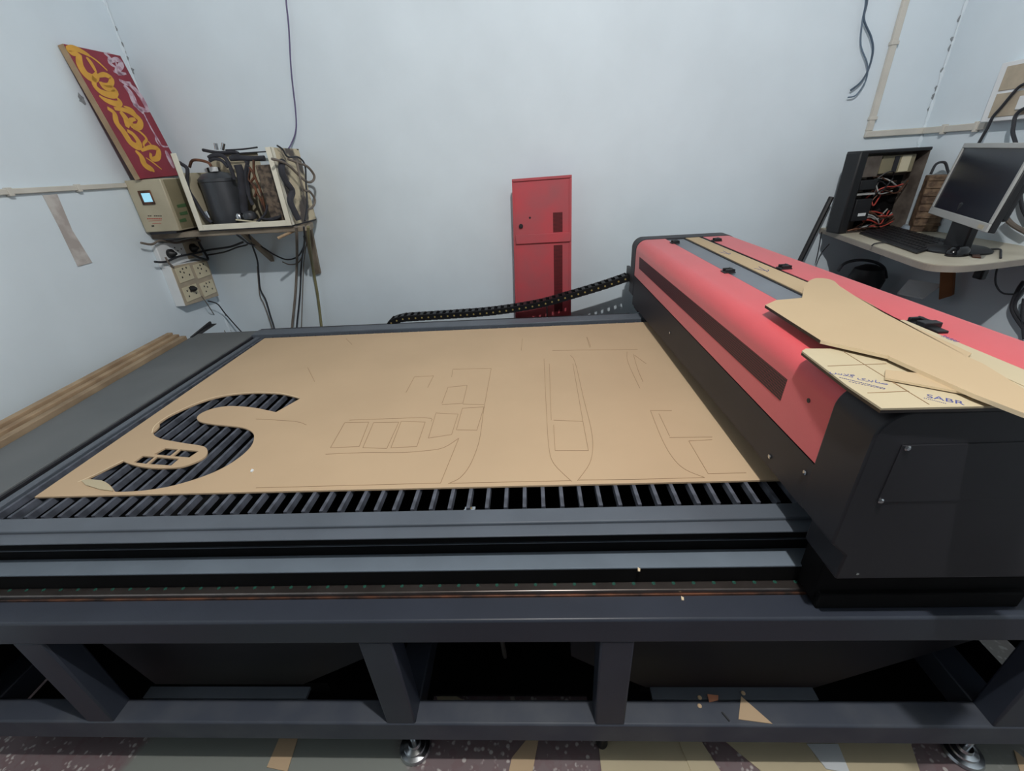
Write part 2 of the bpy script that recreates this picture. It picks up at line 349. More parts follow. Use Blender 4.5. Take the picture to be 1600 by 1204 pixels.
# front top beam, bottom rail, posts
def beam(name, x0, x1, y0, y1, z0, z1, m, bv=.006, label=None, par=None): return MB().box(x0, x1, y0, y1, z0, z1).build(name, m, par or MACH, bevel=bv, label=label)
beam('top_beam', M0, M1, .605, .675, .612, .694, BEAM)
beam('bottom_beam', M0, M1, .605, .668, .160, .249, BEAM2)
beam('top_beam', M0, M1, 2.30, 2.37, .612, .694, BEAM)
beam('bottom_beam', M0, M1, 2.30, 2.37, .160, .249, BEAM)
for x0, x1 in ((-1.317, -1.236), (-.441, -.359), (.131, .210), (1.146, 1.23), (-1.74, -1.66), (1.47, 1.55)):
    beam('post', x0, x1, .607, .667, .245, .614, BEAM, .005)
    beam('post', x0, x1, 2.302, 2.362, .245, .614, BEAM, .005)
for x0 in (M0, -.44, 1.15):
    beam('cross_beam', x0, x0+.08, .667, 2.302, .165, .245, BEAM, .004)
    beam('cross_beam', x0, x0+.08, .667, 2.302, .615, .690, VOID, .004)
for x, y in ((-.41, .655), (1.21, .655), (-1.70, 1.05), (-.41, 2.33), (1.21, 2.33), (-1.70, 2.33)):
    f_ = MB().lathe([(.047, 0), (.050, .005), (.046, .013), (.034, .016), (.032, .021), (.020, .025), (.017, .034)], 28, (x, y, 0)).build('levelling_foot', STEEL, MACH, smooth=True, label='chrome levelling foot')
    MB().lathe([(.009, .03), (.009, .165)], 14, (x, y, 0)).build('stem', STEEL, f_, smooth=True)
MB().lathe([(.016, 0.0), (.018, .012), (.012, .03), (.010, .165)], 16, (.168, .668, 0)).build('transport_foot', BLK, MACH, smooth=True, label='small black rubber foot')
# rail seat, linear rail, inner beam
for s in (0, 1):
    def yy(a, b): return (a, b) if s == 0 else (2.96-b, 2.96-a)
    a, b = yy(.668, .737)
    beam('rail_seat_beam', M0, M1, *yy(.675, .76), .60, .690, DARK, .003)
    rl = MB()
    a, b = yy(.666, .690)
    r_ = beam('linear_rail', -1.70, 1.5, a, b, .690, .711, RAILM, .003, 'ground steel rail with a row of screw holes')
    beam('rail_groove', -1.70, 1.5, *yy(.663, .6665), .690, .700, COPPER, .001, par=r_)
    if s == 0:
        for k in range(70):
            q = MB().lathe([(.0042, 0), (.0042, .0006)], 10) if k == 0 else None
            if q: h0 = q.build('screw_hole', mat('green_oxide', (28, 74, 62), .5), None); hk = h0; h0.parent = r_
            else: hk = h0.copy(); C.objects.link(hk); hk.parent = r_
            hk.location = Vector((-1.67+k*.046, (a+b)/2+.006, .7110))-MACH.location
    beam('band_beam', M0, M1, *yy(.692, .742), .690, .756, BAND, .002, 'dusty grey ledge beam')
    beam('band_face_shade', M0, M1, *yy(.6905, .6925), .691, .752, VOID, 0)  # black skin over the beam front, stands in for its shade
    beam('back_web', M0, M1, *yy(.742, .752), .690, .836, VOID, 0)  # near-black paints the shade in the recess behind the ledge
    beam('thin_ledge', M0, M1, *yy(.7285, .742), .798, .8005, GREYP, .0005)
beam('slat_support_beam', M0, 1.5, .750, .797, .770, .845, GREYP, .003)
beam('slat_support_lip', M0, 1.5, .716, .750, .8335, .8375, GREYP, .0015)
beam('lip_web', M0, 1.5, .722, .749, .812, .8335, VOID, 0)  # near-black paints the shade below the lip
beam('slat_support_beam', -1.515, 1.5, 2.125, 2.205, .770, .862, GREYP, .004)
beam('rear_chain_tray', M0, .60, 2.205, 2.56, .740, .748, DARK, .002)
# left deck: dusty panel, groove, inner ledge
MB().prism([(-1.750, .797), (-1.515, .797), (-1.515, 2.205), (-1.876, 2.205)], 'z', .835, .8565).build('left_panel', PANEL, MACH, bevel=.003, label='dusty flat black deck panel')
beam('panel_lip', -1.515, -1.507, .797, 2.125, .78, .850, DARK, .001)
beam('inner_ledge', -1.492, -1.468, .797, 2.125, .78, .848, GREYP, .003)
MB().slab([(-1.868, 2.14, .8565), (-1.905, 2.36, .8565), (-1.905, 2.36, .874), (-1.868, 2.14, .860)], (.012, 0, 0)).slab([(-1.905, 2.36, .8565), (-1.88, 2.20, .8565), (-1.84, 2.20, .8565), (-1.865, 2.36, .8565)], (0, 0, .003)).build('end_bracket', DARK, MACH)
# hopper: dark funnels that hang below the slats
for P_, c0_, c1_ in (([(-1.42, .70), (-1.42, .60), (-1.276, .152), (-.777, .152), (-.564, .281), (-.389, .382), (.02, .62), (.02, .70)], -1.20, -.70),
                     ([(-.33, .70), (-.33, .60), (-.028, .380), (.167, .234), (.313, .135), (.811, .129), (1.187, .372), (1.50, .58), (1.50, .70)], .30, .75)):
    k_ = 0 if P_[0][0] < -1 else 1
    if k_: P_ = [(.08, .70) if i == 0 else p for i, p in enumerate(P_) if i != 1 and i != 2]; P_.insert(1, (.08, .30))
    h = MB().prism(P_, 'y', .757 if not k_ else .758, 2.2).build('waste_hopper', DARK, MACH)
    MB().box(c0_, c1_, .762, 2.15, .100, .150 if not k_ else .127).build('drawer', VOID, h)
    MB().box(c0_, c1_, .669, .700, .238, .2485).build('tray_lip', GREYP, h, label='dusty grey lip')
beam('shade_end_panel', -1.74, -1.735, .669, 2.29, .10, .70, VOID, 0)  # added black panels, painted shade at both ends under the bed
beam('shade_end_panel', 1.545, 1.55, .669, 2.29, .10, .70, VOID, 0)
beam('shade_pan', -1.73, -.36, .70, 2.29, .085, .095, VOID, 0)  # added black pans stand in for the unlit floor under the bed
beam('shade_pan', .131, 1.46, .70, 2.29, .085, .095, VOID, 0)
beam('shade_pan', -.36, .131, .757, 2.29, .085, .095, VOID, 0)
# added black sheet under the slats, stands in for shade in the gaps
beam('slat_gap_shade', M0, 1.5, .80, 2.13, .700, .704, VOID, 0)
# slats
slat0 = None; k = 0
for i in range(55):
    x = -1.445+i*.0470
    if slat0 is None:
        slat0 = MB().prism([(-.0055, -.017), (.0055, -.017), (.0045, 0), (-.0045, 0)], 'y', .80, 2.13)
        slat0 = slat0.build('slat', SLAT, None); slat0.parent = MACH; o = slat0
    else:
        o = slat0.copy(); C.objects.link(o); o.parent = MACH
    o.location = (x-MACH.location.x, -MACH.location.y, .8465-MACH.location.z)
br = MB().box(-.188, -.160, .800, .806, .80, .838).box(-.188, -.160, .806, .822, .828, .831)
b_ = br.build('clamp_bracket', STEEL, MACH, bevel=.001, label='small bright metal bracket between slats')
MB().lathe([(.005, .831), (.005, .835), (.003, .837)], 12, (-.174, .813, 0)).build('screw', BRASS, b_, smooth=True)

# ================================================================== SHEET WITH THE S CUT OUT
ZS0, ZS1 = .847, .852
s8 = lambda x, y: tuple(az(x/3.0096, 480+y/3.01, ZS1))[:2]
def sm(loop, n=4): return [(p.x, p.y) for p in catmull([Vector((x, y, 0)) for x, y in loop], n, False)]
Sa = [(1412, 428), (1330, 408), (1250, 402), (1170, 403), (1080, 412), (1000, 428), (920, 455), (850, 485), (790, 515), (750, 543)]
Sb = [(750, 543), (748, 560), (735, 575), (720, 586)]
Sc = [(720, 590), (728, 603), (760, 618), (820, 630), (880, 640), (935, 648), (965, 657), (975, 672), (970, 695), (945, 715), (900, 735), (850, 750), (790, 755), (720, 755), (660, 748), (610, 735), (578, 722)]
Sd = [(415, 803), (430, 812), (480, 815), (510, 830), (530, 850), (540, 865)]
Se = [(545, 867), (600, 866), (680, 860), (780, 845), (860, 825), (940, 800), (1020, 768), (1090, 730), (1150, 685), (1185, 645), (1195, 605), (1180, 582), (1140, 565), (1080, 557), (1010, 550), (950, 540), (928, 527), (930, 510), (960, 490), (1010, 473), (1070, 464), (1130, 465), (1200, 472), (1250, 482), (1298, 492)]
S = []
for seg_ in (Sa, Sb, Sc, Sd, Se): S += sm([s8(*p) for p in seg_])
H1 = [s8(*p) for p in [(775, 662), (838, 667), (800, 698), (725, 690)]]
H1b = [s8(*p) for p in [(848, 668), (935, 675), (890, 705), (812, 699)]]
H2 = [s8(*p) for p in [(670, 698), (728, 702), (688, 735), (628, 728)]]
H2b = [s8(*p) for p in [(737, 703), (843, 711), (805, 743), (698, 736)]]
mb = curve_poly([[(-1.400, .872), (1.02, .872), (1.02, 2.090), (-1.421, 2.090)], S, H1, H1b, H2, H2b], ZS0, ZS1)
SHT = tag(mb.build('kraft_faced_sheet', KRAFT), 'large kraft brown sheet with an S cut out, lying on the slats', 'sheet')
g2 = lambda x, y: az(400+x/2.6667, 480+y/2.6675, ZS1+.0001)
g3 = lambda x, y: az(900+x/3.01, 480+y/3.01, ZS1+.0001)
mb = MB(); LW = .0012
for L in [[(800, 735), (850, 710), (890, 660), (920, 590), (935, 530), (950, 420), (980, 255)], [(980, 255), (900, 256), (820, 258)], [(770, 730), (845, 545)], [(845, 545), (780, 585), (700, 598), (600, 605), (450, 605), (290, 612)],
          [(775, 400), (800, 333)], [(800, 333), (880, 325)], [(880, 325), (862, 400)], [(862, 400), (775, 405)], [(950, 405), (862, 403)],
          [(835, 510), (860, 420)], [(860, 420), (950, 415)], [(835, 510), (920, 512)], [(920, 512), (950, 415)], [(718, 545), (750, 440)], [(750, 440), (842, 445)], [(842, 445), (815, 530)], [(815, 530), (718, 545)],
          [(445, 585), (490, 480)], [(490, 480), (595, 478)], [(595, 478), (545, 588)], [(545, 588), (445, 585)], [(562, 585), (605, 475)], [(605, 475), (705, 478)], [(705, 478), (670, 580)], [(670, 580), (562, 585)],
          [(310, 585), (370, 480)], [(370, 480), (470, 478)], [(470, 478), (430, 580)], [(430, 580), (310, 585)], [(625, 355), (660, 290)], [(660, 290), (740, 285)], [(740, 285), (715, 335)], [(390, 470), (700, 460), (730, 475)],
          [(1200, 215), (1205, 330), (1212, 470), (1220, 580), (1240, 650), (1315, 725)], [(1340, 722), (1390, 650), (1403, 580), (1395, 500), (1365, 380), (1330, 230), (1310, 200)], [(1222, 235), (1230, 470)], [(1240, 490), (1246, 595)],
          [(1246, 597), (1385, 597)], [(1385, 597), (1362, 475)], [(1362, 475), (1240, 470)], [(1362, 475), (1320, 235)], [(1235, 180), (1590, 175)], [(0, 752), (770, 732)], [(805, 733), (1310, 722)], [(1345, 720), (1600, 716)],
          [(215, 250), (245, 310)], [(1110, 130), (1105, 180)], [(1380, 125), (1395, 165)], [(375, 130), (400, 155)], [(820, 260), (815, 290)], [(0, 465), (160, 475), (210, 490)]]:
    mb.ribbon([g2(*p) for p in L], LW, (0, 0, 1), 4)
for L in [[(240, 210), (245, 260), (300, 380)], [(270, 220), (290, 290), (315, 350)], [(275, 225), (330, 265)], [(350, 485), (400, 610), (450, 700), (510, 760), (605, 800)], [(605, 800), (300, 808), (20, 812)], [(390, 500), (440, 605)], [(440, 612), (640, 610)],
          [(530, 628), (620, 780)], [(620, 782), (800, 778)], [(530, 628), (640, 622)], [(50, 140), (65, 190)], [(350, 485), (450, 486)]]:
    mb.ribbon([g3(*p) for p in L], LW, (0, 0, 1), 4)
mb.build('engraved_lines', LINE, SHT)
mb = MB()   # cream burr along the far side of the S
mb.ribbon([Vector((*s8(*p), ZS1)) for p in [(1405, 424), (1330, 405), (1250, 399), (1170, 400), (1080, 409), (1000, 424), (920, 451), (850, 481), (790, 511), (745, 541), (722, 565), (715, 590)]], .0028, (0, 0, 1))
mb.ribbon([Vector((*s8(*p), ZS1)) for p in [(365, 822), (470, 775), (578, 720)]], .003, (0, 0, 1))
mb.build('cut_edge', KRED, SHT)
tag(MB().slab([Vector((*s8(*p), ZS1+.0008)) for p in [(385, 818), (425, 811), (480, 817), (508, 832), (528, 852), (534, 866), (470, 858), (405, 838)]], (0, 0, .0025)).build('curled_offcut', KRAFT2),
    'pale curled offcut at the foot of the cut-out S', 'offcut')
tag(MB().slab([Vector((*s8(*p), ZS1)) for p in [(1178, 774), (1186, 762), (1195, 766), (1186, 776)]], (0, 0, .003)).build('foam_crumb', WHT), 'tiny white crumb on the brown sheet right of the S', 'crumb')
# small crumbs lying on the front beams
for (px_, py_, z_, lb) in [(1066, 935, .694, 'tiny pale chip on the front beam near the gantry foot'), (998, 890, .756, 'tiny pale chip caught on the grey ledge below the slats')]:
    c = az(px_, py_, z_); tag(MB().slab([c+Vector((-.003, -.004, 0)), c+Vector((.002, -.005, 0)), c+Vector((.004, .002, 0)), c+Vector((-.001, .006, 0))], (0, 0, .002)).build('chip', KRED), lb, 'chip')

# ================================================================== GANTRY
G = thing('laser_gantry', 'red and black covered laser gantry spanning the cutting bed at right', 'laser gantry', (.81, 1.51, .70))
GX0, GX1, GZ, GR = .556, 1.06, 1.214, .05
def arc(cx, cz, r, a0, a1, n=8): return [(cx+r*math.cos(math.radians(a0+(a1-a0)*i/n)), cz+r*math.sin(math.radians(a0+(a1-a0)*i/n))) for i in range(n+1)]
def shell(path, th, y0, y1, name, m, **k):   # open profile strip in x,z with thickness, extruded along y
    n = len(path); inner = []
    for i, (x, z) in enumerate(path):
        a = path[max(i-1, 0)]; b = path[min(i+1, n-1)]; dx, dz = b[0]-a[0], b[1]-a[1]; L_ = math.hypot(dx, dz)
        inner.append((x+dz/L_*th, z-dx/L_*th))
    v = []; f = []
    for y in (y0, y1): v += [(x, y, z) for x, z in path]+[(x, y, z) for x, z in inner]
    N2 = 2*n
    for i in range(n-1):
        f += [(i, i+1, N2+i+1, N2+i), (n+i, N2+n+i, N2+n+i+1, n+i+1), (i, n+i, n+i+1, i+1), (N2+i, N2+i+1, N2+n+i+1, N2+n+i)]
    f += [(0, N2, N2+n, n), (n-1, 2*n-1, N2+2*n-1, N2+n-1)]
    return MB().add(v, f).build(name, m, G, smooth=True, **k)
YA0, YA1 = .707, 2.325
lid_l = shell([(GX0, 1.034)]+arc(GX0+GR, GZ-GR, GR, 180, 90, 10)+[(.700, GZ)], .002, YA0, YA1, 'lid', RED, label='red powder-coated left lid with long vent')
lid_r = shell([(.890, GZ)]+arc(GX1-GR, GZ-GR, GR, 90, 0, 10)+[(GX1, 1.034)], .002, YA0, YA1, 'lid', RED, label='red powder-coated right lid')
vt = MB().slab([(GX0-.0006, .862, 1.090), (GX0-.0006, .858, 1.146), (GX0-.0006, 2.245, 1.146), (GX0-.0006, 2.235, 1.090)], (.0006, 0, 0)).build('vent', VENT, lid_l, label='dark perforated strip')
MB().slab([(GX0, YA0-.01, .921), (GX0, 1.0, .916), (GX0, YA1, .876), (GX0, YA1, 1.030), (GX0, YA0-.01, 1.030)], (.002, 0, 0)).build('side_skirt', DARK, G, label='black lower side panel')
shell([(GX1, 1.030), (GX1, .897)], .002, YA0, YA1, 'side_skirt', DARK, label='black lower side panel')
# body inside: core beam that closes the shell
MB().box(GX0+.006, GX1-.006, YA0, YA1, .935, 1.15).build('core_beam', VOID, G)
deck = MB().box(.700, .890, YA0, YA1, 1.19, 1.2085).build('top_channel', GREYT, G, label='grey metal centre channel')
MB().box(.7005, .7035, YA0, YA1, 1.2085, 1.2125).build('seal', BLK, deck); MB().box(.8865, .8895, YA0, YA1, 1.2085, 1.2125).build('seal', BLK, deck)
MB().box(.793, .797, YA0, YA1, 1.2085, 1.2115).build('groove_edge', DARK, deck)
# end covers
out = [(.588, .826), (.588, .893), (GX0-.002, .925)]+arc(GX0+GR-.002, GZ-GR+.002, GR, 180, 90, 10)+arc(GX1-GR+.002, GZ-GR+.002, GR, 90, 0, 10)+[(GX1+.002, .925), (1.03, .893), (1.03, .826)]
for ya, yb, lb in ((.600, .707, 'near black end cover with rounded shoulder'), (2.325, 2.42, 'far black end cover with rounded shoulder')):
    e = MB().prism(out, 'y', ya, yb).build('end_cover', DARK, G, bevel=.004, label=lb)
    if ya < 1:
        MB().box(.602, 1.01, .5985, .600, 1.030, 1.153).build('access_panel', DARK, e, bevel=.0008, label='flush rectangular access panel')
        for x, z in ((.611, 1.148), (.606, 1.034)):
            MB().lathe([(.0052, 0), (.0052, .002), (.003, .004)], 14, (x, .5985, z), Matrix.Rotation(math.radians(90), 4, 'X')).build('screw', STEEL, e, smooth=True)
        MB().lathe([(.003, 0), (.003, .001)], 10, (.626, .600, .842), Matrix.Rotation(math.radians(90), 4, 'X')).build('rivet', STEEL, e, smooth=True)
for y, z, m_ in ((.845, .947, STEEL), (.722, .998, STEEL), (1.65, .96, STEEL)):
    MB().lathe([(.0055, 0), (.0055, .0015), (.003, .003)], 12, (GX0-.0015, y, z), Matrix.Rotation(math.radians(-90), 4, 'Y')).build('screw', m_, G, smooth=True)
MB().lathe([(.005, 0), (.005, .001)], 12, (GX0-.0002, .775, 1.140), Matrix.Rotation(math.radians(-90), 4, 'Y')).build('screw', DARK, G, smooth=True, label='dark recessed screw')
# latches
def latch(x, y, big=0):
    m_ = MB(); sx, sy = .020, .018
    m_.box(x-sx, x+sx, y-sy, y+sy, 1.2135, 1.218)
    m_.box(x-sx*.7, x+sx*.9, y-sy*.9, y-sy*.45, 1.217, 1.227); m_.box(x-sx*.7, x+sx*.9, y+sy*.45, y+sy*.9, 1.217, 1.227)
    m_.tube([(x+sx*.5, y-sy*.9, 1.225), (x+sx*.5, y+sy*.9, 1.225)], .004, 8, 1)
    if big: m_.box(x-sx*.9, x+sx*1.1, y-sy*2.0, y-sy*.9, 1.214, 1.229); m_.box(x-sx*.5, x+sx*.7, y-sy*3.6, y-sy*1.9, 1.214, 1.220)
    m_.build('latch', BLK, G, bevel=.0015, label='black toggle latch')
for x, y in ((.707, 2.19), (.705, 1.565), (.906, 2.19), (.907, 1.58), (.904, .985)): latch(x, y, y < 1)
# feet that ride on the rails, near-black for shade under the end covers
MB().box(.592, 1.03, .640, .700, .712, .826).box(.60, 1.02, .628, .688, .695, .74).build('carriage_foot', VOID, G, bevel=.003, label='black carriage foot on the front rail')
MB().box(.592, 1.03, 2.270, 2.32, .712, .826).box(.60, 1.02, 2.272, 2.33, .695, .74).build('carriage_foot', VOID, G, bevel=.003, label='black carriage foot on the rear rail')
# long kraft strip lying in the channel
tag(MB().slab([(.800, 2.318, 1.2118), (.868, 2.318, 1.2118), (.880, 1.05, 1.2118), (.798, 1.05, 1.2118)], (0, 0, .003)).build('kraft_strip', KRAFT3), 'long narrow kraft strip lying in the grey channel on top of the gantry', 'strip')
KS = bpy.data.objects['kraft_strip']
mb = MB()
for y in (1.92, 1.60): 
    mb.ribbon([Vector((.812, y, 1.2149)), Vector((.835, y-.05, 1.2149)), Vector((.846, y-.03, 1.2149))], .002, (0, 0, 1)); mb.ribbon([Vector((.83, y-.06, 1.2149)), Vector((.838, y+.02, 1.2149))], .002, (0, 0, 1))
mb.build('blue_marks', INK, KS, label='faint blue print')

# ================================================================== OFFCUTS ON THE GANTRY
A_ = lambda x, y: (1180+x/5.47, 420+y/5.47)
B_ = lambda x, y: (1380+x/6.69, 480+y/6.69)
ZP = 1.2305      # top of printed sheet
pr = [az(*A_(400, 700), ZP), az(*A_(430, 680), ZP), az(*A_(700, 680), ZP)]
pr += [Vector((.80, .80, ZP)), Vector((.80, .586, ZP))]
pr += [az(*A_(1080, 1190), ZP), az(*A_(780, 990), ZP)]
mb = MB(); mb.slab([p-Vector((0, 0, .0035)) for p in pr], (0, 0, .0035))
PS = tag(mb.build('printed_sheet', KRAFT2), 'pale printed sheet with blue lettering on the near end of the gantry', 'sheet')
MB().slab([p-Vector((0, 0, .009)) for p in pr], (0, 0, .0053)).build('acrylic_layer', ACRE, PS, label='dark acrylic under the paper')
mb = MB()
zl = ZP+.0001
for p, q in [((760, 710), (1313, 1050)), ((620, 830), (1120, 810)), ((960, 1060), (1313, 1045))]:
    mb.ribbon([az(*A_(*p), zl), az(*A_(*q), zl)], .0012, (0, 0, 1), 1)
mb.ribbon([az(*B_(60, 760), zl), az(*B_(480, 1015), zl)], .0012, (0, 0, 1), 1)
mb.build('grid_lines', LINE, PS)
# urdu print, drawn as pen strokes (zoomed-photo coordinates on the sheet's plane)
p0 = az(*A_(632, 884), zl); p1 = az(*A_(1128, 992), zl); pt = az(*A_(655, 850), zl)
um = text_mb('\uFEB1\uFEFC\uFB94 \uFBFC\uFEAE\uFE91\uFE8E\uFEBB', (p1-p0).length/5.04, frame_mat(p0, p1-p0, pt-p0), .0002)
um.build('urdu_print', INK, PS, label='blue Urdu lettering')
mb = MB()
for i in range(22):
    x = 720+i*18; y = 926+i*4.4; h = 3+(i*37 % 5)
    mb.ribbon([az(*A_(x, y), zl), az(*A_(x+12, y+3+h*.3), zl)], .0011, (0, 0, 1), 1)
for i in range(12):
    x = 800+i*26; y = 962+i*5.6
    mb.ribbon([az(*A_(x, y), zl), az(*A_(x+20, y+5), zl)], .0007, (0, 0, 1), 1)
mb.build('small_print', INK, PS)
# SABR... print
p0 = az(*B_(447, 938), zl); p1 = az(*B_(925, 1038), zl); pt = az(*B_(470, 893), zl)
M_ = frame_mat(p0, p1-p0, pt-p0)
tm = text_mb('SABR', .0195, M_, .0002)
tm.build('latin_print', INK, PS, label='blue letters reading SABR')
mb = MB()
for i in range(12):
    a = az(*B_(425+i*20, 948+i*5), zl); b = az(*B_(437+i*20, 951+i*5), zl); mb.ribbon([a, b], .0010, (0, 0, 1), 1)
mb.build('small_print', INK, PS)
# far printed sheet, strip, big piece
ZF = 1.2275
tag(MB().slab([Vector((.80, .97, ZF)), Vector((.856, .97, ZF)), Vector((.856, .70, ZF)), Vector((.862, .56, ZF)), Vector((.80, .56, ZF))], (0, 0, .004)).build('printed_sheet', KRAFT2), 'pale kraft sheet showing only as a margin beyond the large brown offcut', 'sheet')
FS = bpy.data.objects['printed_sheet.001']
M_ = frame_mat((.851, .868, ZF+.0041), (0, -1, 0), (1, 0, 0)); text_mb('SABRI', .014, M_, .0002).build('latin_print', INK, FS, label='blue print at the margin')
ZT = 1.2365
st = [B_(20, 735), B_(25, 650), B_(500, 700), B_(950, 870), B_(950, 905)]
tag(MB().slab([az(*p, ZT)-Vector((0, 0, .004)) for p in st], (0, 0, .004)).build('kraft_offcut', [KRAFT3]), 'thin pointed kraft strip between the printed sheet and the large offcut', 'offcut')
o = bpy.data.objects['kraft_offcut']; o.data.materials.append(KRED)
for p in o.data.polygons:
    if abs(p.normal.z) < .5: p.material_index = 1
big = [A_(85, 308), A_(560, 610), A_(1140, 740), B_(70, 515), B_(500, 705), B_(950, 905), B_(1472, 1105)]
ZB = 1.2435
bp = [az(*p, ZB) for p in big]
bp += [Vector((.735, .46, ZB)), Vector((.83, .50, ZB)), az(*B_(1472, 850), ZB), az(*B_(1050, 590), ZB), az(*B_(885, 515), ZB), az(*B_(925, 480), ZB), az(*B_(700, 372), ZB), az(*B_(300, 190), ZB), az(*B_(0, 55), ZB)]
bp += [az(*A_(x, y), ZB) for x, y in [(1140, 395), (1000, 305), (860, 235), (720, 145), (680, 105), (640, 88), (580, 78), (520, 78), (475, 92), (440, 118), (415, 160), (408, 205), (400, 245), (290, 257), (180, 265)]]
o = tag(MB().slab([p-Vector((0, 0, .007)) for p in bp], (0, 0, .007)).build('kraft_offcut', KRAFT3), 'large irregular brown offcut on top of the gantry, reaching past its near end', 'offcut')
o.data.materials.append(KRED); o.data.materials.append(ACRE)
for p in o.data.polygons:
    if abs(p.normal.z) < .5: p.material_index = 1 if p.normal.y < -.55 or p.center.y < .83 else 2  # near edges cream as a painted highlight line, the others dark

# ================================================================== CABLE CHAIN
CH = thing('cable_drag_chain', 'black segmented cable chain rising from the rear rim to the gantry', 'cable chain', (-.87, 2.5, .75))
path = catmull([(-.872, 2.5, .765), (-.85, 2.5, .785), (-.80, 2.5, .797), (-.749, 2.5, .803), (-.51, 2.5, .808), (-.235, 2.5, .818), (.037, 2.5, .849), (.227, 2.5, .893), (.413, 2.5, .941), (.576, 2.5, .990)], 12)
def at_len(P, s):
    for a, b in zip(P, P[1:]):
        d = (b-a).length
        if s <= d: return a+(b-a)*(s/d), (b-a).normalized()
        s -= d
    return P[-1], (P[-1]-P[-2]).normalized()
tot = sum((b-a).length for a, b in zip(path, path[1:]))
link0 = None; n_l = int(tot/.0395)
for i in range(n_l):
    p, T = at_len(path, .02+i*.0395)
    ang = -math.atan2(T.z, T.x)
    if link0 is None:
        m_ = MB()
        for s in (-1, 1):
            yb_ = s*.031
            m_.prism([(-.0215+.0*k, -.017) if k == 0 else q for k, q in enumerate([(-.0215, -.017), (.015, -.019), (.0225, -.010), (.0225, .010), (.015, .019), (-.0215, .017)])], 'y', yb_-.0025, yb_+.0025)
        m_.box(-.012, .006, -.031, .031, .015, .019); m_.box(-.012, .006, -.031, .031, -.019, -.015)
        link0 = m_.build('link', BLK, None); link0.parent = CH; lk = link0
        pin0 = MB().lathe([(.0052, 0), (.0052, .0012), (.002, .0018)], 12, (0, -.0335, 0), Matrix.Rotation(math.radians(90), 4, 'X')).build('pin', BRASS, None, smooth=True); pin0.parent = link0
    else:
        lk = link0.copy(); C.objects.link(lk); lk.parent = CH
        q = pin0.copy(); C.objects.link(q); q.parent = lk
    lk.location = p-CH.location; lk.rotation_euler = (0, ang, 0)
MB().box(.560, .600, 2.422, 2.54, .968, 1.006).box(.560, .575, 2.422, 2.54, 1.006, 1.04).build('end_bracket', BLK, CH)
cable('cable_tie', [(.09, 2.465, .84), (.091, 2.463, .81), (.089, 2.465, .76)], .004, BLK, 'short black strap hanging below the middle of the cable chain', 'strap')

# ================================================================== RED CABINET PANEL behind the bed
RC = thing('red_metal_panel', 'tall narrow red metal cover leaning on the back wall behind the bed', 'metal panel', (.08, 2.62, 0))
YC = 2.62
c0 = ay(800, 280, YC); c1 = ay(893, 273, YC); xl, xr, zt = c0.x, c1.x, (c0.z+c1.z)/2
xb0, xb1 = xl-.015, xr+.003
fr = [(xl, YC, c0.z), (xr, YC, c1.z), (xb1, YC, .0), (xl-.042, YC, .0)]
MB().slab(fr, (0, .025, 0)).build('face', REDD, RC, bevel=.003)
MB().slab([(xl-.001, YC-.008, c0.z-.012), (xl-.001, YC-.008, c0.z), (xr+.001, YC-.008, c1.z), (xr+.001, YC-.008, c1.z-.012)], (0, .010, 0)).build('top_flange', REDD, RC)
MB().slab([(xr-.010, YC-.008, c1.z-.01), (xr+.001, YC-.008, c1.z-.01), (xb1+.001, YC-.008, .2), (xb1-.010, YC-.008, .2)], (0, .010, 0)).build('side_flange', REDD, RC)
MB().slab([(xl-.001, YC-.008, c0.z-.01), (xl+.006, YC-.008, c0.z-.01), (xl-.022, YC-.008, .2), (xl-.030, YC-.008, .2)], (0, .010, 0)).build('side_flange', REDD, RC)
MB().box(ay(806, 372, YC).x, xr-.002, YC-.012, YC, ay(806, 381, YC).z, ay(806, 367, YC).z).build('cross_bar', REDD, RC, bevel=.002)
a, b = ay(864, 332, YC), ay(879, 362, YC)
MB().box(a.x, b.x, YC-.0008, YC, b.z, a.z).build('vent', VENT2, RC, label='dark perforated strip')
a, b = ay(865, 383, YC), ay(879, 486, YC)
MB().box(a.x, b.x, YC-.0008, YC, b.z, a.z).build('vent', VENT2, RC, label='dark perforated strip')
a = ay(814, 353, YC); MB().lathe([(.012, 0), (.012, .010), (.008, .014)], 18, (a.x, YC, a.z), Matrix.Rotation(math.radians(90), 4, 'X')).build('lock', DARK, RC, smooth=True)
a = ay(828, 340, YC); MB().lathe([(.006, 0), (.006, .002)], 14, (a.x, YC, a.z), Matrix.Rotation(math.radians(90), 4, 'X')).build('screw_hole', DARK, RC, smooth=True)

# ================================================================== BOARDS between bed and left wall
for i, (dx, z, th, lb, m_) in enumerate([(0, .872, .030, 'pale board on edge right beside the black bed panel', WOODP), (-.036, .882, .026, 'middle brown board of the three on edge by the left wall', WOOD), (-.068, .893, .030, 'outermost brown board on edge nearest the left wall', WOOD)]):
    p = [(-1.878+dx, 2.13), (-1.772+dx, .90), (-1.772+dx-th, .90), (-1.878+dx-th, 2.13)]
    q = [(x-.0, y) for x, y in p]
    tag(MB().add([(x, y, 0) for x, y in q]+[(x, y, z) for x, y in p], [(3, 2, 1, 0), (4, 5, 6, 7)]+[(k, (k+1) % 4, 4+(k+1) % 4, 4+k) for k in range(4)]).build('stored_board', m_, bevel=.002), lb, 'board', 'boards stood on edge by the left wall')

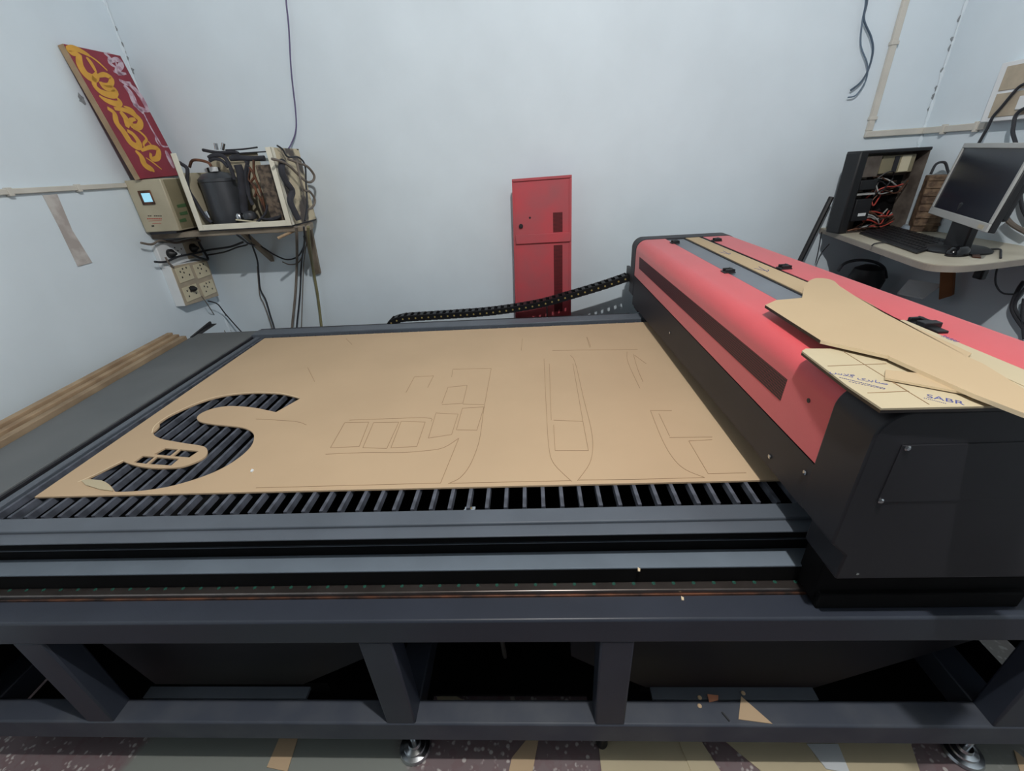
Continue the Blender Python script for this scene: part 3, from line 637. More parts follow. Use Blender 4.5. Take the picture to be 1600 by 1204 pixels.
# ================================================================== LEFT SHELF GROUP
SY, SZ = 2.42, 1.365
SH = thing('wall_shelf', 'grubby slab shelf in the back left corner carrying the chiller', 'shelf', (-1.65, YB, SZ))
MB().prism([(XL, YB), (XL, SY+.015), (-1.225, SY), (-1.20, SY+.03), (-1.235, SY+.15), (-1.33, YB)], 'z', SZ-.028, SZ).build('slab', CONC, SH, bevel=.003)
a = ay(390, 367, 2.6); b = ay(408, 430, 2.72)
MB().slab([(a.x-.012, 2.52, SZ-.028), (a.x+.012, 2.52, SZ-.028), (a.x+.012, YB, 1.13), (a.x-.012, YB, 1.13)], (0, .02, .02)).build('bracket', CONC, SH)
MB().slab([ay(473, 357, 2.58), ay(485, 353, 2.58), ay(500, 427, 2.73), ay(490, 430, 2.73)], (0, .02, 0)).build('bracket', CONC, SH, label='angled strut at the right end')
a = ay(434, 372, 2.40); b = ay(458, 361, 2.44)
MB().tube([a, b, ay(470, 354, 2.46)], .0075, 10, 1).build('pipe_stub', WOOD, SH, label='short brown rod under the shelf')
# display box
ST = thing('voltage_stabilizer', 'beige metal box with a glowing blue display at the left end of the shelf', 'stabilizer', (-1.99, 2.56, SZ))
MB().box(-2.092, -1.898, 2.40, 2.70, SZ+.012, 1.634).build('casing', [BEIGE], ST, bevel=.004)
MB().box(-1.8978, -1.8965, 2.42, 2.68, SZ+.02, 1.628).build('side_panel', GREEND, ST, label='darker olive side')
MB().box(-2.07, -1.92, 2.40, 2.70, SZ, SZ+.012).build('base', DARK, ST)
a, b = ay(215, 298, 2.398), ay(243, 319, 2.398)
MB().box(a.x, b.x, 2.394, 2.40, b.z, a.z).build('display_frame', COPPER, ST, bevel=.001)
df = bpy.data.objects['display_frame']
a, b = ay(220, 302, 2.393), ay(239, 315, 2.393)
MB().box(a.x, b.x, 2.3925, 2.3945, b.z, a.z).build('display', LCD, df, label='glowing pale blue screen')
mb = MB(); 
for i in range(9):
    a = ay(230+i*2.6, 341.5, 2.3995); mb.box(a.x, a.x+.006, 2.3990, 2.4005, a.z-.003, a.z+.002)
a = ay(232, 345, 2.3995); mb.box(a.x, a.x+.075, 2.3990, 2.4005, a.z-.0015, a.z-.000)
a = ay(238, 349, 2.3995); mb.box(a.x, a.x+.05, 2.3990, 2.4005, a.z-.0025, a.z)
mb.build('front_print', REDP, ST, label='small red print')
mb = MB()
for i in range(7):
    if i in (2,): continue
    a = ay(231+i*3.2, 337, 2.3995); mb.box(a.x, a.x+.008, 2.3990, 2.4005, a.z-.003, a.z+.0015)
mb.build('front_print', BLK, ST, label='small dark print')
a = ay(237, 352, 2.3995); MB().box(a.x, a.x+.012, 2.397, 2.4005, a.z-.006, a.z).build('port', BLK, ST)
mb = MB()
for (px_, py_, w_) in ((284, 321, .07), (287, 333, .06), (286, 344, .05)):
    a = ax(px_, py_, -1.8955); mb.slab([a+Vector((0, -w_/2, -.008)), a+Vector((0, w_/2, -.008)), a+Vector((0, w_/2, .010)), a+Vector((0, -w_/2, .006))], (.0006, 0, 0))
mb.build('side_print', GRN, ST, label='green printed lettering')
# sign
SG = thing('shop_sign', 'maroon painted signboard with yellow brush lettering leaning in the left corner', 'sign', (-2.0, 2.55, 1.64))
tl, bl = Vector((-2.068, 2.365, 2.193)), Vector((-1.985, 2.385, 1.637))
tr, brr = Vector((-2.068, 2.675, 2.205)), Vector((-1.985, 2.70, 1.650))
nS = ((tr-tl).cross(bl-tl)).normalized()
if nS.x < 0: nS = -nS
MB().slab([tl, bl, brr, tr], -nS*.028).build('board', SIGNR, SG, bevel=.001)
MB().slab([tl+Vector((0, -.0035, 0))-nS*.002, bl+Vector((0, -.0035, 0))-nS*.002, bl+Vector((0, -.0005, 0))-nS*.002, tl+Vector((0, -.0005, 0))-nS*.002], -nS*.028).build('edge_strip', WOOD, SG, label='bare wooden edge')
c7 = lambda x, y: apl(80+x/5.475, 60+y/5.475, tl+nS*.0002, nS)
mb = MB()
for L, w_ in [([(225, 120), (185, 130), (150, 95), (200, 85), (280, 120), (330, 150)], (.010, .022)), ([(330, 150), (400, 200), (480, 275)], (.006, .008)), ([(240, 130), (245, 220), (300, 310), (370, 340), (395, 300)], (.016, .034)), ([(300, 160), (340, 210), (385, 290)], (.008, .018)),
              ([(370, 330), (370, 400), (430, 460), (520, 485), (550, 455), (520, 430), (455, 420), (420, 370)], (.016, .026)), ([(405, 320), (460, 310), (515, 345), (500, 400), (440, 390)], (.012, .022)),
              ([(410, 490), (470, 530), (560, 560), (590, 545), (560, 505)], (.008, .024)), ([(480, 595), (540, 640), (560, 720), (620, 800), (680, 890), (740, 925), (750, 890), (700, 820), (650, 790)], (.014, .030)),
              ([(540, 600), (620, 610), (690, 640), (760, 700), (750, 755), (690, 745), (680, 700), (720, 690)], (.012, .026)), ([(590, 625), (640, 690), (650, 760)], (.014, .028)), ([(620, 580), (690, 610), (735, 665)], (.005, .012)),
              ([(700, 770), (760, 800), (815, 860), (790, 900), (800, 940)], (.005, .012)), ([(720, 960), (770, 1010), (800, 1080), (860, 1120), (870, 1140)], (.010, .030)), ([(770, 960), (850, 930), (915, 950), (910, 1020), (860, 1030), (850, 980)], (.010, .024)), ([(810, 1020), (870, 1060), (945, 1120)], (.004, .007)), ([(830, 880), (880, 940)], (.006, .012))]:
    mb.ribbon([c7(*p) for p in L], (w_[0]*1.15, w_[1]*1.18), nS, 5)
mb.build('yellow_lettering', SIGNY, SG, label='thick yellow brush lettering')
mb = MB()
for L, w_ in [([(450, 125), (500, 165), (500, 210), (560, 250)], (.006, .016)), ([(500, 200), (560, 180), (600, 220), (560, 290), (620, 300)], (.010, .022)), ([(545, 170), (560, 240)], (.006, .014)), ([(530, 280), (590, 300), (640, 300)], (.006, .012)),
              ([(580, 355), (640, 385), (680, 380)], (.008, .016)), ([(620, 400), (680, 470), (720, 560), (790, 640)], (.014, .030)), ([(660, 390), (730, 450), (790, 540), (835, 630)], (.012, .026)), ([(700, 560), (760, 600), (830, 620)], (.010, .020)),
              ([(790, 640), (850, 760), (910, 860), (950, 920), (1000, 925)], (.005, .009)), ([(890, 840), (900, 880), (930, 920)], (.004, .008)), ([(980, 960), (1010, 1030), (1050, 1110)], (.010, .024)), ([(450, 125), (505, 128)], (.004, .006))]:
    mb.ribbon([c7(*p)+nS*.0003 for p in L], (w_[0]*1.2, w_[1]*1.2), nS, 5)
mb.build('pale_lettering', SIGNW, SG, label='worn pale lilac lettering')

# open chiller unit
AC = thing('open_chiller_unit', 'open metal frame with exposed compressor and pipes on the left shelf', 'chiller', (-1.53, 2.56, SZ))
x0, x1, yf, yb_, z0, z1 = -1.797, -1.272, 2.405, 2.70, SZ, 1.742
for xa in (x0, x1-.030): MB().box(xa, xa+.030, yf, yf+.004, z0+.006, z1).box(xa if xa == x0 else xa+.026, xa+.004 if xa == x0 else xa+.030, yf, yf+.03, z0+.006, z1).build('front_post', IVORY, AC, bevel=.0015)
MB().box(x0+.03, x1-.03, yf+.001, yf+.004, z0+.006, z0+.034).build('bottom_rail', IVORY, AC, bevel=.001)
MB().box(x0, x1, yf+.004, yb_, z0, z0+.008).build('base_tray', DARK, AC)
MB().box(x0, x1-.24, yb_-.003, yb_, z0+.008, z1-.004).build('back_panel', BEIGE, AC)
MB().box(x0, x0+.003, yf+.03, yb_-.003, z0+.008, z1-.09).build('left_panel', BEIGE, AC)
MB().box(x1-.003, x1, yf+.03, yb_, z0+.008, z1-.002).build('side_panel', DIRTY, AC, label='ivory side panel caked with dust')
MB().box(x0+.03, x1, yb_-.02, yb_-.003, z1-.008, z1-.002).build('top_rail', DARK, AC)
# compressor
cx, cy = -1.680, 2.55; cz = SZ+.008
MB().lathe([(.060, 0), (.088, .006), (.092, .03), (.092, .228), (.096, .231), (.096, .245), (.088, .251), (.066, .270), (.020, .280)], 36, (cx-.012, cy, cz)).build('compressor', COMP, AC, smooth=True, label='tall dark grey cylinder')
cp = bpy.data.objects['compressor']
MB().box(cx-.035, cx+.01, cy-.03, cy+.02, cz+.265, cz+.300).build('terminal_cover', BLK, cp, bevel=.004)
MB().box(cx-.005, cx+.03, cy-.055, cy-.03, cz+.278, cz+.300).build('connector', WHT, cp, bevel=.003, label='white plug')
zz = lambda x, y, Y=2.50: ay(240+x/8, 220+y/8, Y)
for L, r in [([(690, 210), (760, 180), (880, 200), (960, 330), (1010, 480)], .010), ([(1050, 300), (1085, 400), (1110, 600), (1130, 820), (1140, 900)], .020), ([(700, 250), (760, 225), (850, 245), (930, 330)], .008), ([(960, 220), (1080, 215), (1230, 220), (1385, 215)], .013), ([(980, 190), (1100, 200), (1190, 330), (1190, 500), (1200, 740)], .007), ([(1180, 250), (1150, 420), (1180, 650), (1240, 800)], .009)]:
    MB().tube([zz(*p) for p in L], r, 10, 6).build('insulated_pipe', DUST, AC, smooth=True)
for L, r in [([(1200, 330), (1260, 440), (1220, 520), (1280, 620), (1260, 700)], .006), ([(1210, 360), (1190, 480), (1260, 560), (1290, 640), (1350, 760), (1370, 880)], .005), ([(1250, 240), (1260, 420), (1330, 600), (1360, 700), (1400, 900)], .006), ([(450, 330), (480, 250), (560, 240), (680, 270), (720, 320)], .007)]:
    MB().tube([zz(*p, 2.47) for p in L], r, 8, 6).build('copper_pipe', COPPER, AC, smooth=True)
MB().tube([zz(300, 260, 2.46), zz(350, 290, 2.45), zz(420, 350, 2.43), zz(420, 500, 2.43), zz(440, 620, 2.43), zz(520, 750, 2.43), zz(600, 880, 2.43), zz(680, 980, 2.43), zz(730, 1020, 2.43)], .009, 10, 6).build('hose', DUST, AC, smooth=True, label='black hose looping down the left side')
for L in [[(1340, 960), (1430, 980), (1590, 940)], [(1290, 1010), (1330, 985), (1400, 900), (1420, 800)], [(1450, 1000), (1560, 960), (1590, 930)]]:
    MB().tube([zz(*p, 2.43) for p in L], .006, 8, 5).build('hose', DUST, AC, smooth=True)
mb = MB(); xa = zz(1300, 300, 2.5).x
mb.box(-1.405, -1.318, 2.45, 2.68, cz, z1-.075)
mb.build('radiator_coil', FINS, AC, bevel=.004, label='dust clogged fin coil')
MB().lathe([(.012, 0), (.030, .006), (.034, .02), (.030, .036), (.014, .046)], 24, zz(1210, 960, 2.45)-Vector((0, 0, .012))).build('small_pump', COMP, AC, smooth=True)
MB().lathe([(.014, 0), (.017, .01), (.017, .03), (.010, .04)], 20, zz(1080, 975, 2.45)-Vector((0, 0, .012))).build('pump_cap', STEEL, AC, smooth=True)
MB().tube([zz(650, 880, 2.44), zz(690, 960, 2.44)], .011, 12, 1).build('capacitor', STEEL, AC, smooth=True)
MB().tube([zz(1030, 985, 2.425), zz(1320, 1020, 2.425)], .004, 8, 1).build('cable_tie', SOCK, AC, smooth=True, label='pale yellow tie')
for x in (800, 870):
    a = zz(x-10, 110, 2.56); b = zz(x-25 if x < 850 else x+5, 30, 2.56)
    MB().tube([a, b], .009, 12, 1).build('valve', STEEL, AC, smooth=True, label='bright metal valve stub')
MB().tube([zz(620, 115, 2.6), zz(800, 145, 2.56), zz(1000, 140, 2.56), zz(1060, 155, 2.56)], .008, 10, 5).build('insulated_pipe', DUST, AC, smooth=True)
MB().tube([zz(1300, 80, 2.62), zz(1100, 105, 2.6), zz(900, 115, 2.6)], .004, 8, 4).build('wire', CABLE, AC, smooth=True)
# dusty tubing hanging on the right side of the chiller
qq = lambda x, y, X=-1.25: ax(400+x/6.017, 220+y/6.02, X)
qy = lambda x, y, Y=2.66: ay(400+x/6.017, 220+y/6.02, Y)
cable('loose_hose', [qq(150, 170), qq(230, 190, -1.24), qq(320, 240, -1.23), qq(400, 320, -1.22), qq(480, 385, -1.20), qq(535, 375, -1.19), qq(545, 320, -1.19), qq(480, 240, -1.20), qq(380, 200, -1.22), qq(300, 170, -1.24)], .0065, CABLEG, 'upper looped dusty hose on the right side of the chiller', 'hose')
cable('loose_hose', [qq(380, 180, -1.22), qq(440, 440, -1.20), qq(510, 480, -1.20), qq(555, 560, -1.20), qq(530, 625, -1.20), qq(490, 645, -1.20)], .006, CABLEG, 'lower looped dusty hose on the right side of the chiller', 'hose')
cable('coiled_tubing', [qq(250, 190, -1.255), qq(240, 280, -1.25), qq(280, 380, -1.245), qq(340, 470, -1.24), qq(320, 560, -1.24), qq(360, 660, -1.235), qq(400, 740, -1.23)], .016, DUST, 'thick dusty lagged tube down the chiller side', 'tube')
cable('coiled_tubing', [qq(200, 45, -1.255), qq(250, 80, -1.25), qq(300, 150, -1.24), qq(400, 155, -1.22), qq(460, 230, -1.21), qq(470, 400, -1.20), qq(480, 600, -1.20), qq(460, 750, -1.19)], .0045, CABLE, 'black wire draped over the chiller top and down its side', 'cable')

# sockets on the left wall
SB = thing('switchboard', 'white socket board half hidden under the shelf with two black plugs', 'switchboard', (XL, 2.56, 1.24))
MB().box(XL, -2.072, 2.40, 2.735, 1.185, 1.312).build('plate', WHT, SB, bevel=.004)
MB().box(-2.072, -2.068, 2.60, 2.728, 1.195, 1.302).build('module', SOCKB, SB, bevel=.002)
for y in (2.475, 2.66):
    p_ = MB().lathe([(.026, 0), (.026, .016), (.016, .024), (.008, .040)], 22, (-2.070, y, 1.250), Matrix.Rotation(math.radians(90), 4, 'Y')).build('plug', BLK, SB, smooth=True)
for i, (y, z) in enumerate([(2.53, 1.275), (2.545, 1.255), (2.56, 1.23), (2.575, 1.26)]): MB().box(-2.072, -2.0705, y-.003, y+.003, z-.004, z+.004).build('pin_hole', BLK, SB)
SB2 = thing('socket_box', 'beige box of four sockets on the left wall below the shelf', 'socket box', (XL, 2.56, 1.06))
bx0, bx1 = 2.412, 2.708
def sk(y, u): return 1.193-.02*(y-bx0)/(bx1-bx0)-(.232)*u
MB().slab([(XL, bx0-.004, sk(bx0, 0)), (XL, bx1, sk(bx1, 0)), (XL, bx1-.014, sk(bx1, 1)), (XL, bx0-.014, sk(bx0, 1))], (.058, 0, 0)).build('back_box', WHT, SB2, bevel=.003)
MB().slab([(-2.042, bx0-.002, sk(bx0, .01)), (-2.042, bx1-.002, sk(bx1, .01)), (-2.042, bx1-.016, sk(bx1, .99)), (-2.042, bx0-.012, sk(bx0, .99))], (.004, 0, 0)).build('cover', SOCKB, SB2, bevel=.001)
for j in (0, 1):
    for i in (0, 1):
        ya, yb2 = bx0+.012+i*.145-j*.006, bx0+.130+i*.145-j*.006; za, zb = sk(ya, .08+j*.48), sk(ya, .44+j*.48)
        s_ = MB().box(-2.038, -2.034, ya, yb2, zb, za).build('socket_plate', SOCK, SB2, bevel=.0015)
        h_ = MB()
        for dy, dz in ((.03, .018), (.055, .03), (.055, .008), (.085, .03), (.09, -.012), (.03, -.014)):
            h_.box(-2.0342, -2.0332, ya+dy-.004, ya+dy+.004, (za+zb)/2+dz-.005, (za+zb)/2+dz+.005)
        h_.build('pin_holes', BLK, s_)
        if i == 0 and j == 1: MB().lathe([(.018, 0), (.018, .012), (.008, .03)], 18, (-2.034, ya+.07, (za+zb)/2+.02), Matrix.Rotation(math.radians(90), 4, 'Y')).build('plug', BLK, s_, smooth=True)

# cables of the left corner
wz = lambda x, y, Y=2.73: ay(180+x/4.21, 340+y/4.21, Y)
wx = lambda x, y, X=-2.05: ax(180+x/4.21, 340+y/4.21, X)
cable('power_cable', [wx(170, 165), wx(240, 175), wx(300, 150), wx(400, 165), wx(480, 150), wx(560, 150, -2.03)], .006, CABLEG, 'grey cable sagging under the shelf across the white socket board')
cable('power_cable', [wx(260, 290), wx(330, 290), wx(420, 255), wx(520, 235), wx(600, 215, -2.02), wz(660, 205, 2.68), wz(760, 190, 2.66), wz(840, 160, 2.62)], .006, CABLE, 'black cable running from below the white socket board to the shelf')
cable('power_cable', [wx(330, 260, -2.04), wx(355, 300, -2.03), wx(385, 325, -2.03)], .005, CABLEG, 'short grey lead dropping from the left black plug')
cable('power_cable', [wx(500, 240, -2.03), wx(560, 265, -2.02), wx(610, 270, -2.01), wz(560, 180, 2.70), wz(540, 130, 2.69)], .007, CABLE, 'thick black lead from the right plug up to the shelf')
cable('power_cable', [wz(610, 245, 2.70), wz(720, 225, 2.66), wz(800, 195, 2.64), wz(870, 175, 2.60), wz(840, 140, 2.46), wz(800, 112, 2.41)], .0045, CABLE, 'lower of the two black wires rising to the middle of the shelf edge')
cable('power_cable', [wz(800, 112, 2.41), wz(880, 170, 2.56), wz(960, 190, 2.66), wz(1050, 245, 2.70), wz(1130, 275, 2.71), wz(1200, 255, 2.70), wz(1240, 190, 2.68), wz(1250, 130, 2.60)], .0045, CABLE, 'black wire sagging from the shelf bracket to its right end')
cable('power_cable', [wz(1100, 290, 2.72), wz(1150, 308, 2.72), wz(1210, 290, 2.72), wz(1245, 200, 2.70), wz(1240, 120, 2.6)], .0035, CABLEG, 'thin grey wire sagging just under the black one by the right strut')
cable('power_cable', [wz(880, 110, 2.55), wz(905, 190, 2.62), wz(935, 280, 2.68), wz(945, 380, 2.72), wz(955, 470, 2.73), wz(990, 540, 2.73), wz(1020, 640, 2.72), wz(1045, 720, 2.70), wz(1060, 800, 2.66)], .005, CABLE, 'black wire hanging from the shelf bracket down behind the bed')
cable('power_cable', [wz(935, 320, 2.72), wz(950, 500, 2.73), wz(975, 560, 2.735), wz(1005, 640, 2.73), wz(1035, 740, 2.71), wz(1040, 800, 2.68)], .0035, CABLEG, 'thin grey wire hanging beside the black one under the bracket')
cable('power_cable', [wz(1190, 60, 2.40), wz(1195, 150, 2.46), wz(1195, 300, 2.70), wz(1185, 500, 2.72), wz(1165, 700, 2.70), wz(1160, 800, 2.66)], .008, CABLEG, 'thick dusty hose hanging straight down from the chiller')
cable('power_cable', [wz(1240, 60, 2.40), wz(1245, 150, 2.46), wz(1225, 300, 2.70), wz(1215, 500, 2.72), wz(1195, 700, 2.70), wz(1190, 800, 2.66)], .005, CABLE, 'dark wire hanging just right of the thick dusty hose')
cable('power_cable', [wz(1262, 150, 2.62), wz(1240, 300, 2.71), wz(1232, 500, 2.73), wz(1225, 700, 2.71), wz(1220, 800, 2.68)], .003, CABLEG, 'faint thin grey wire rightmost of the bundle below the chiller')
cable('drain_hose', [wz(1270, 60, 2.40), wz(1275, 150, 2.46), wz(1300, 330, 2.68), wz(1330, 500, 2.71), wz(1355, 700, 2.70), wz(1362, 800, 2.66)], .0085, mat('olive_hose', (120, 116, 84), .6, var=.1), 'olive hose slanting down beside the right shelf strut', 'hose')
cable('power_cable', [ax(325, 470, -2.03), ax(340, 475, -2.02), ay(352, 490, 2.70), ay(377, 518, 2.66), ay(390, 530, 2.6)], .004, CABLE, 'thin black wire from the four sockets down behind the bed')
cable('power_cable', [ax(315, 462, -2.03), ax(326, 478, -2.03), ay(340, 500, 2.72), ay(356, 525, 2.68)], .0025, CABLEG, 'very thin grey wire below the four sockets')
cable('hanging_cable', [ay(444, -60, 2.735), ay(447, 0, 2.735), ay(451, 40, 2.735), ay(455, 110, 2.735), ay(462, 175, 2.735), ay(462, 205, 2.73), ay(455, 225, 2.72), ay(448, 236, 2.68)], .004, CABLEP, 'violet cable hanging down the back wall to the chiller')
cable('hanging_cable', [ay(1352, -60, 2.735), ay(1353, 0, 2.735), ay(1348, 30, 2.735), ay(1345, 70, 2.735), ay(1355, 100, 2.73), ay(1353, 125, 2.73), ay(1338, 148, 2.73), ay(1325, 152, 2.73)], .0035, mat('grey_twin_wire', (98, 116, 134), .5), 'thin grey-blue loose wire left of the conduit, ending lowest')
cable('hanging_cable', [ay(1355, -60, 2.73), ay(1355, 0, 2.73), ay(1350, 30, 2.73), ay(1361, 58, 2.73), ay(1364, 80, 2.73), ay(1357, 108, 2.73), ay(1345, 128, 2.73), ay(1329, 141, 2.73)], .0045, mat('blue_grey_wire', (72, 90, 108), .5), 'thicker blue-grey loose wire left of the conduit, ending in a bare tip')

# ================================================================== RIGHT DESK CORNER
DZ = 1.16
DK = thing('corner_desk', 'narrow laminate desk shelf with a clipped corner, fixed in the right corner', 'desk', (1.9, 2.3, DZ))
dp = [(1.735, YB), (1.735, 2.715), (1.627, 2.118), (1.578, 1.853), (1.572, 1.775), (1.608, 1.732), (1.70, 1.722), (1.936, 1.777), (XR, 1.83), (XR, YB)]
dps = [dp[0], dp[1], dp[2]]+[(p.x, p.y) for p in catmull([Vector((x, y, 0)) for x, y in dp[3:8]], 5)]+[dp[8], dp[9]]
MB().prism(dps, 'z', DZ-.004, DZ).build('top', DESK, DK)
MB().prism(dps, 'z', DZ-.028, DZ-.004).build('edge_band', DESKE, DK)
# leaning rod
cable('leaning_rod', [ay(1299, 308, 2.68), ay(1252, 403, 2.62), ay(1215, 478, 2.62)], .014, BLK, 'black rod leaning behind the desk tip and the gantry', 'rod', smooth=1)
# PC tower, open side towards us
dd = lambda x, y: (1240+x/3.76, 200+y/3.76)
T = thing('desktop_computer', 'open black computer tower with exposed wiring standing on the desk', 'computer', (1.80, 2.58, DZ))
MT = Matrix.Translation((1.690, 2.51, DZ)) @ Matrix.Rotation(math.radians(10), 4, 'Z')
W_, D_, H_ = .40, .088, .395
lean = Matrix(((1, 0, 0, 0), (0, 1, 0, 0), (0, 0, 1, 0), (0, 0, 0, 1)))
MT = MT @ lean
MB().box(.045, W_, D_-.002, D_, 0, H_, MT).build('back_panel', PCI, T)
MB().box(.045, W_, 0, D_, 0, .004, MT).build('bottom_panel', PCI, T)
MB().box(-.0, W_+.004, -.004, D_, H_-.012, H_+.004, MT).build('top_panel', BLK, T, bevel=.004)
MB().box(W_-.003, W_, 0, D_, 0, H_-.01, MT).build('rear_panel', PCI, T)
MB().box(-.004, .045, -.004, D_, 0, H_, MT).build('front_bezel', BLK, T, bevel=.008)
MB().box(.047, .140, .01, D_-.01, .275, .372, MT).build('optical_drive', PCI, T, bevel=.002)
MB().box(.050, .145, .0, D_-.01, .215, .262, MT).build('drive', BLK, T, bevel=.003)
MB().box(.048, .150, .0, D_-.02, .190, .198, MT).build('bracket_bar', SILV, T)
MB().box(.055, .150, .0, D_-.01, .060, .170, MT).build('hard_drive', BLK, T, bevel=.003)
hd = bpy.data.objects['hard_drive']; MB().box(.085, .130, -.002, 0, .085, .100, MT).build('sticker', WHT, hd)
MB().box(.165, .360, .03, .15, .285, .370, MT).build('power_supply', GREEND, T, bevel=.003)
ps = bpy.data.objects['power_supply']; MB().box(.275, .330, .027, .030, .290, .365, MT).build('sticker', SOCK, ps, label='cream sticker'); MB().box(.235, .262, .027, .030, .290, .365, MT).build('slot', DARK, ps)
MB().box(.160, .370, D_-.012, D_-.004, .02, .270, MT).build('motherboard', VOID, T)
MB().box(.250, .335, .09, .15, .080, .190, MT).build('graphics_card', DUST, T, bevel=.003)
rn = random.Random(11)
for i in range(38):
    m_ = [COPPER, BLK, REDP, BLK, SILV, COPPER][i % 6]
    zb = .22 if i < 12 else .05
    a = Vector((rn.uniform(.13, .18), rn.uniform(.02, .06), zb+rn.uniform(-.08, .06))); b = Vector((rn.uniform(.24, .38), rn.uniform(.02, .07), zb+rn.uniform(-.03, .06)))
    c = (a+b)/2+Vector((rn.uniform(-.03, .03), -.02+rn.uniform(-.01, .01), rn.uniform(-.05, .03)))
    a.z = max(a.z, .012); b.z = max(b.z, .012); c.z = max(c.z, .012)
    MB().tube([MT @ p for p in (a, (a+c)/2+Vector((0, 0, .01)), c, (c+b)/2+Vector((0, 0, -.005)), b)], .0035, 6, 4).build('wire', m_, T, smooth=True)
for i in range(5):
    a = MT @ Vector((.06+.03*i, .01, .012)); b = MT @ Vector((.10+.03*i, -.005, .022)); c = MT @ Vector((.15+.03*i, .02, .010))
    MB().tube([a, b, c], .004, 6, 4).build('wire', COPPER, T, smooth=True)
# rusty mesh basket
WB = thing('mesh_basket', 'rusty brown ridged box standing between the computer and the monitor', 'box', (2.06, 2.42, DZ))
q = [Vector((2.035, 2.47, DZ)), Vector((2.138, 2.43, DZ)), Vector((2.138, 2.53, DZ)), Vector((2.06, 2.53, DZ))]
wbz = 1.43
MB().add(q+[p+Vector((0, 0, wbz-DZ)) for p in q], [(3, 2, 1, 0), (4, 5, 6, 7)]+[(k, (k+1) % 4, 4+(k+1) % 4, 4+k) for k in range(4)]).build('body', WICK, WB, bevel=.004)
for i in range(7):
    z = DZ+.03+i*.036
    MB().slab([q[0]+Vector((0, -.006, z-DZ)), q[1]+Vector((0, -.006, z-DZ)), q[1]+Vector((0, -.006, z-DZ+.012)), q[0]+Vector((0, -.006, z-DZ+.012))], (0, .008, 0)).build('ridge', WICK, WB, bevel=.002)
cable('desk_cable', [Vector((2.06, 2.50, wbz+.004)), Vector((2.07, 2.50, wbz+.05)), Vector((2.10, 2.49, wbz+.055)), Vector((2.12, 2.48, wbz+.02)), Vector((2.125, 2.47, wbz+.004))], .006, CABLE, 'black cable arching above the rusty ridged box')
# monitor
MN = thing('monitor', 'switched-off silver-framed flat monitor facing left on the desk', 'monitor', (1.98, 2.05, DZ))
bl_ = ay(*dd(800, 500), 2.26); br_ = Vector((0, 0, 0)); tl_ = ay(*dd(1015, 90), 2.285)
# bottom right measured where its height equals the bottom left
br_ = az(*dd(1140, 615), bl_.z-.004); up = tl_-bl_; tr_ = br_+up
u = (br_-bl_).normalized(); vv = up.normalized(); nm = u.cross(vv).normalized()
if nm.x > 0: nm = -nm
Wm, Hm = (br_-bl_).length, up.length
def mp(a, b, c=0): return bl_+u*a+vv*b+nm*c
bz = .019
MB().slab([mp(0, 0), mp(Wm, 0), mp(Wm, Hm), mp(0, Hm)], -nm*.022).build('back_shell', BLK, MN, bevel=.004)
MB().slab([mp(.03, .04, -.022), mp(Wm-.03, .04, -.022), mp(Wm-.03, Hm-.04, -.022), mp(.03, Hm-.04, -.022)], -nm*.03).build('rear_bulge', BLK, MN, bevel=.01)
fr_ = MB()
for a0, a1, b0, b1 in ((0, Wm, 0, .030), (0, Wm, Hm-bz, Hm), (0, bz*.8, .030, Hm-bz), (Wm-bz*.8, Wm, .030, Hm-bz)):
    fr_.slab([mp(a0, b0, .0), mp(a1, b0, .0), mp(a1, b1, .0), mp(a0, b1, .0)], nm*.008)
fr_.build('bezel', SILV, MN, bevel=.002)
MB().slab([mp(bz*.8, .030, .001), mp(Wm-bz*.8, .030, .001), mp(Wm-bz*.8, Hm-bz, .001), mp(bz*.8, Hm-bz, .001)], nm*.002).build('screen', SCRN, MN)
MB().slab([mp(Wm-.07, .006, .008), mp(Wm-.03, .006, .008), mp(Wm-.03, .020, .008), mp(Wm-.07, .020, .008)], nm*.001).build('button_strip', BEIGE, MN)
mc = mp(Wm/2, 0, -.04)
MB().box(mc.x-.02, mc.x+.015, mc.y-.05, mc.y+.05, DZ+.012, mc.z+.08).build('neck', BLK, MN, bevel=.006)
MB().lathe([(.115, 0), (.115, .006), (.100, .014), (.03, .02)], 36, (mc.x, mc.y, DZ)).build('base', BLK, MN, smooth=True)
# keyboard (long flat black), modem, mouse
zk = DZ+.016
KB = thing('keyboard', 'flat black keyboard lying on the desk in front of the computer', 'keyboard', (1.8, 2.2, DZ))
kq = [az(*dd(*p), zk) for p in [(390, 605), (520, 575), (955, 655), (730, 720)]]
MB().slab([p-Vector((0, 0, .015)) for p in kq], (0, 0, .010)).build('case', BLK, KB, bevel=.003)
kc, ku, kv = kq[3], kq[0]-kq[3], kq[2]-kq[3]
keys = MB()
for r_i in range(6):
    for c_i in range(18):
        a = kc+ku*(.04+.92*c_i/18)+kv*(.10+.8*r_i/6); keys.slab([a, a+ku*(.92/18*.8), a+ku*(.92/18*.8)+kv*(.8/6*.8), a+kv*(.8/6*.8)], (0, 0, .003))
for p in keys.v: p.z -= .0055
keys.build('keys', BLK, KB)
MO = thing('network_router', 'small white-blue router box lying at the monitor foot', 'router', (2.0, 2.4, DZ))
a = az(*dd(715, 575), DZ+.02)
MB().lathe([(.056, 0), (.058, .010), (.050, .024), (.02, .028)], 28, (a.x, a.y, DZ)).build('case', mat('pale_blue_plastic', (150, 164, 176), .4), MO, smooth=True)
MS = thing('computer_mouse', 'glossy black mouse on the near edge of the desk', 'mouse', (1.68, 1.80, DZ))
m0 = az(*dd(965, 730), DZ+.012)
bm = MB(); seg = []
ring = 20
prof_ = [(1.0, 0), (1.02, .010), (.92, .024), (.65, .034), (.25, .038)]
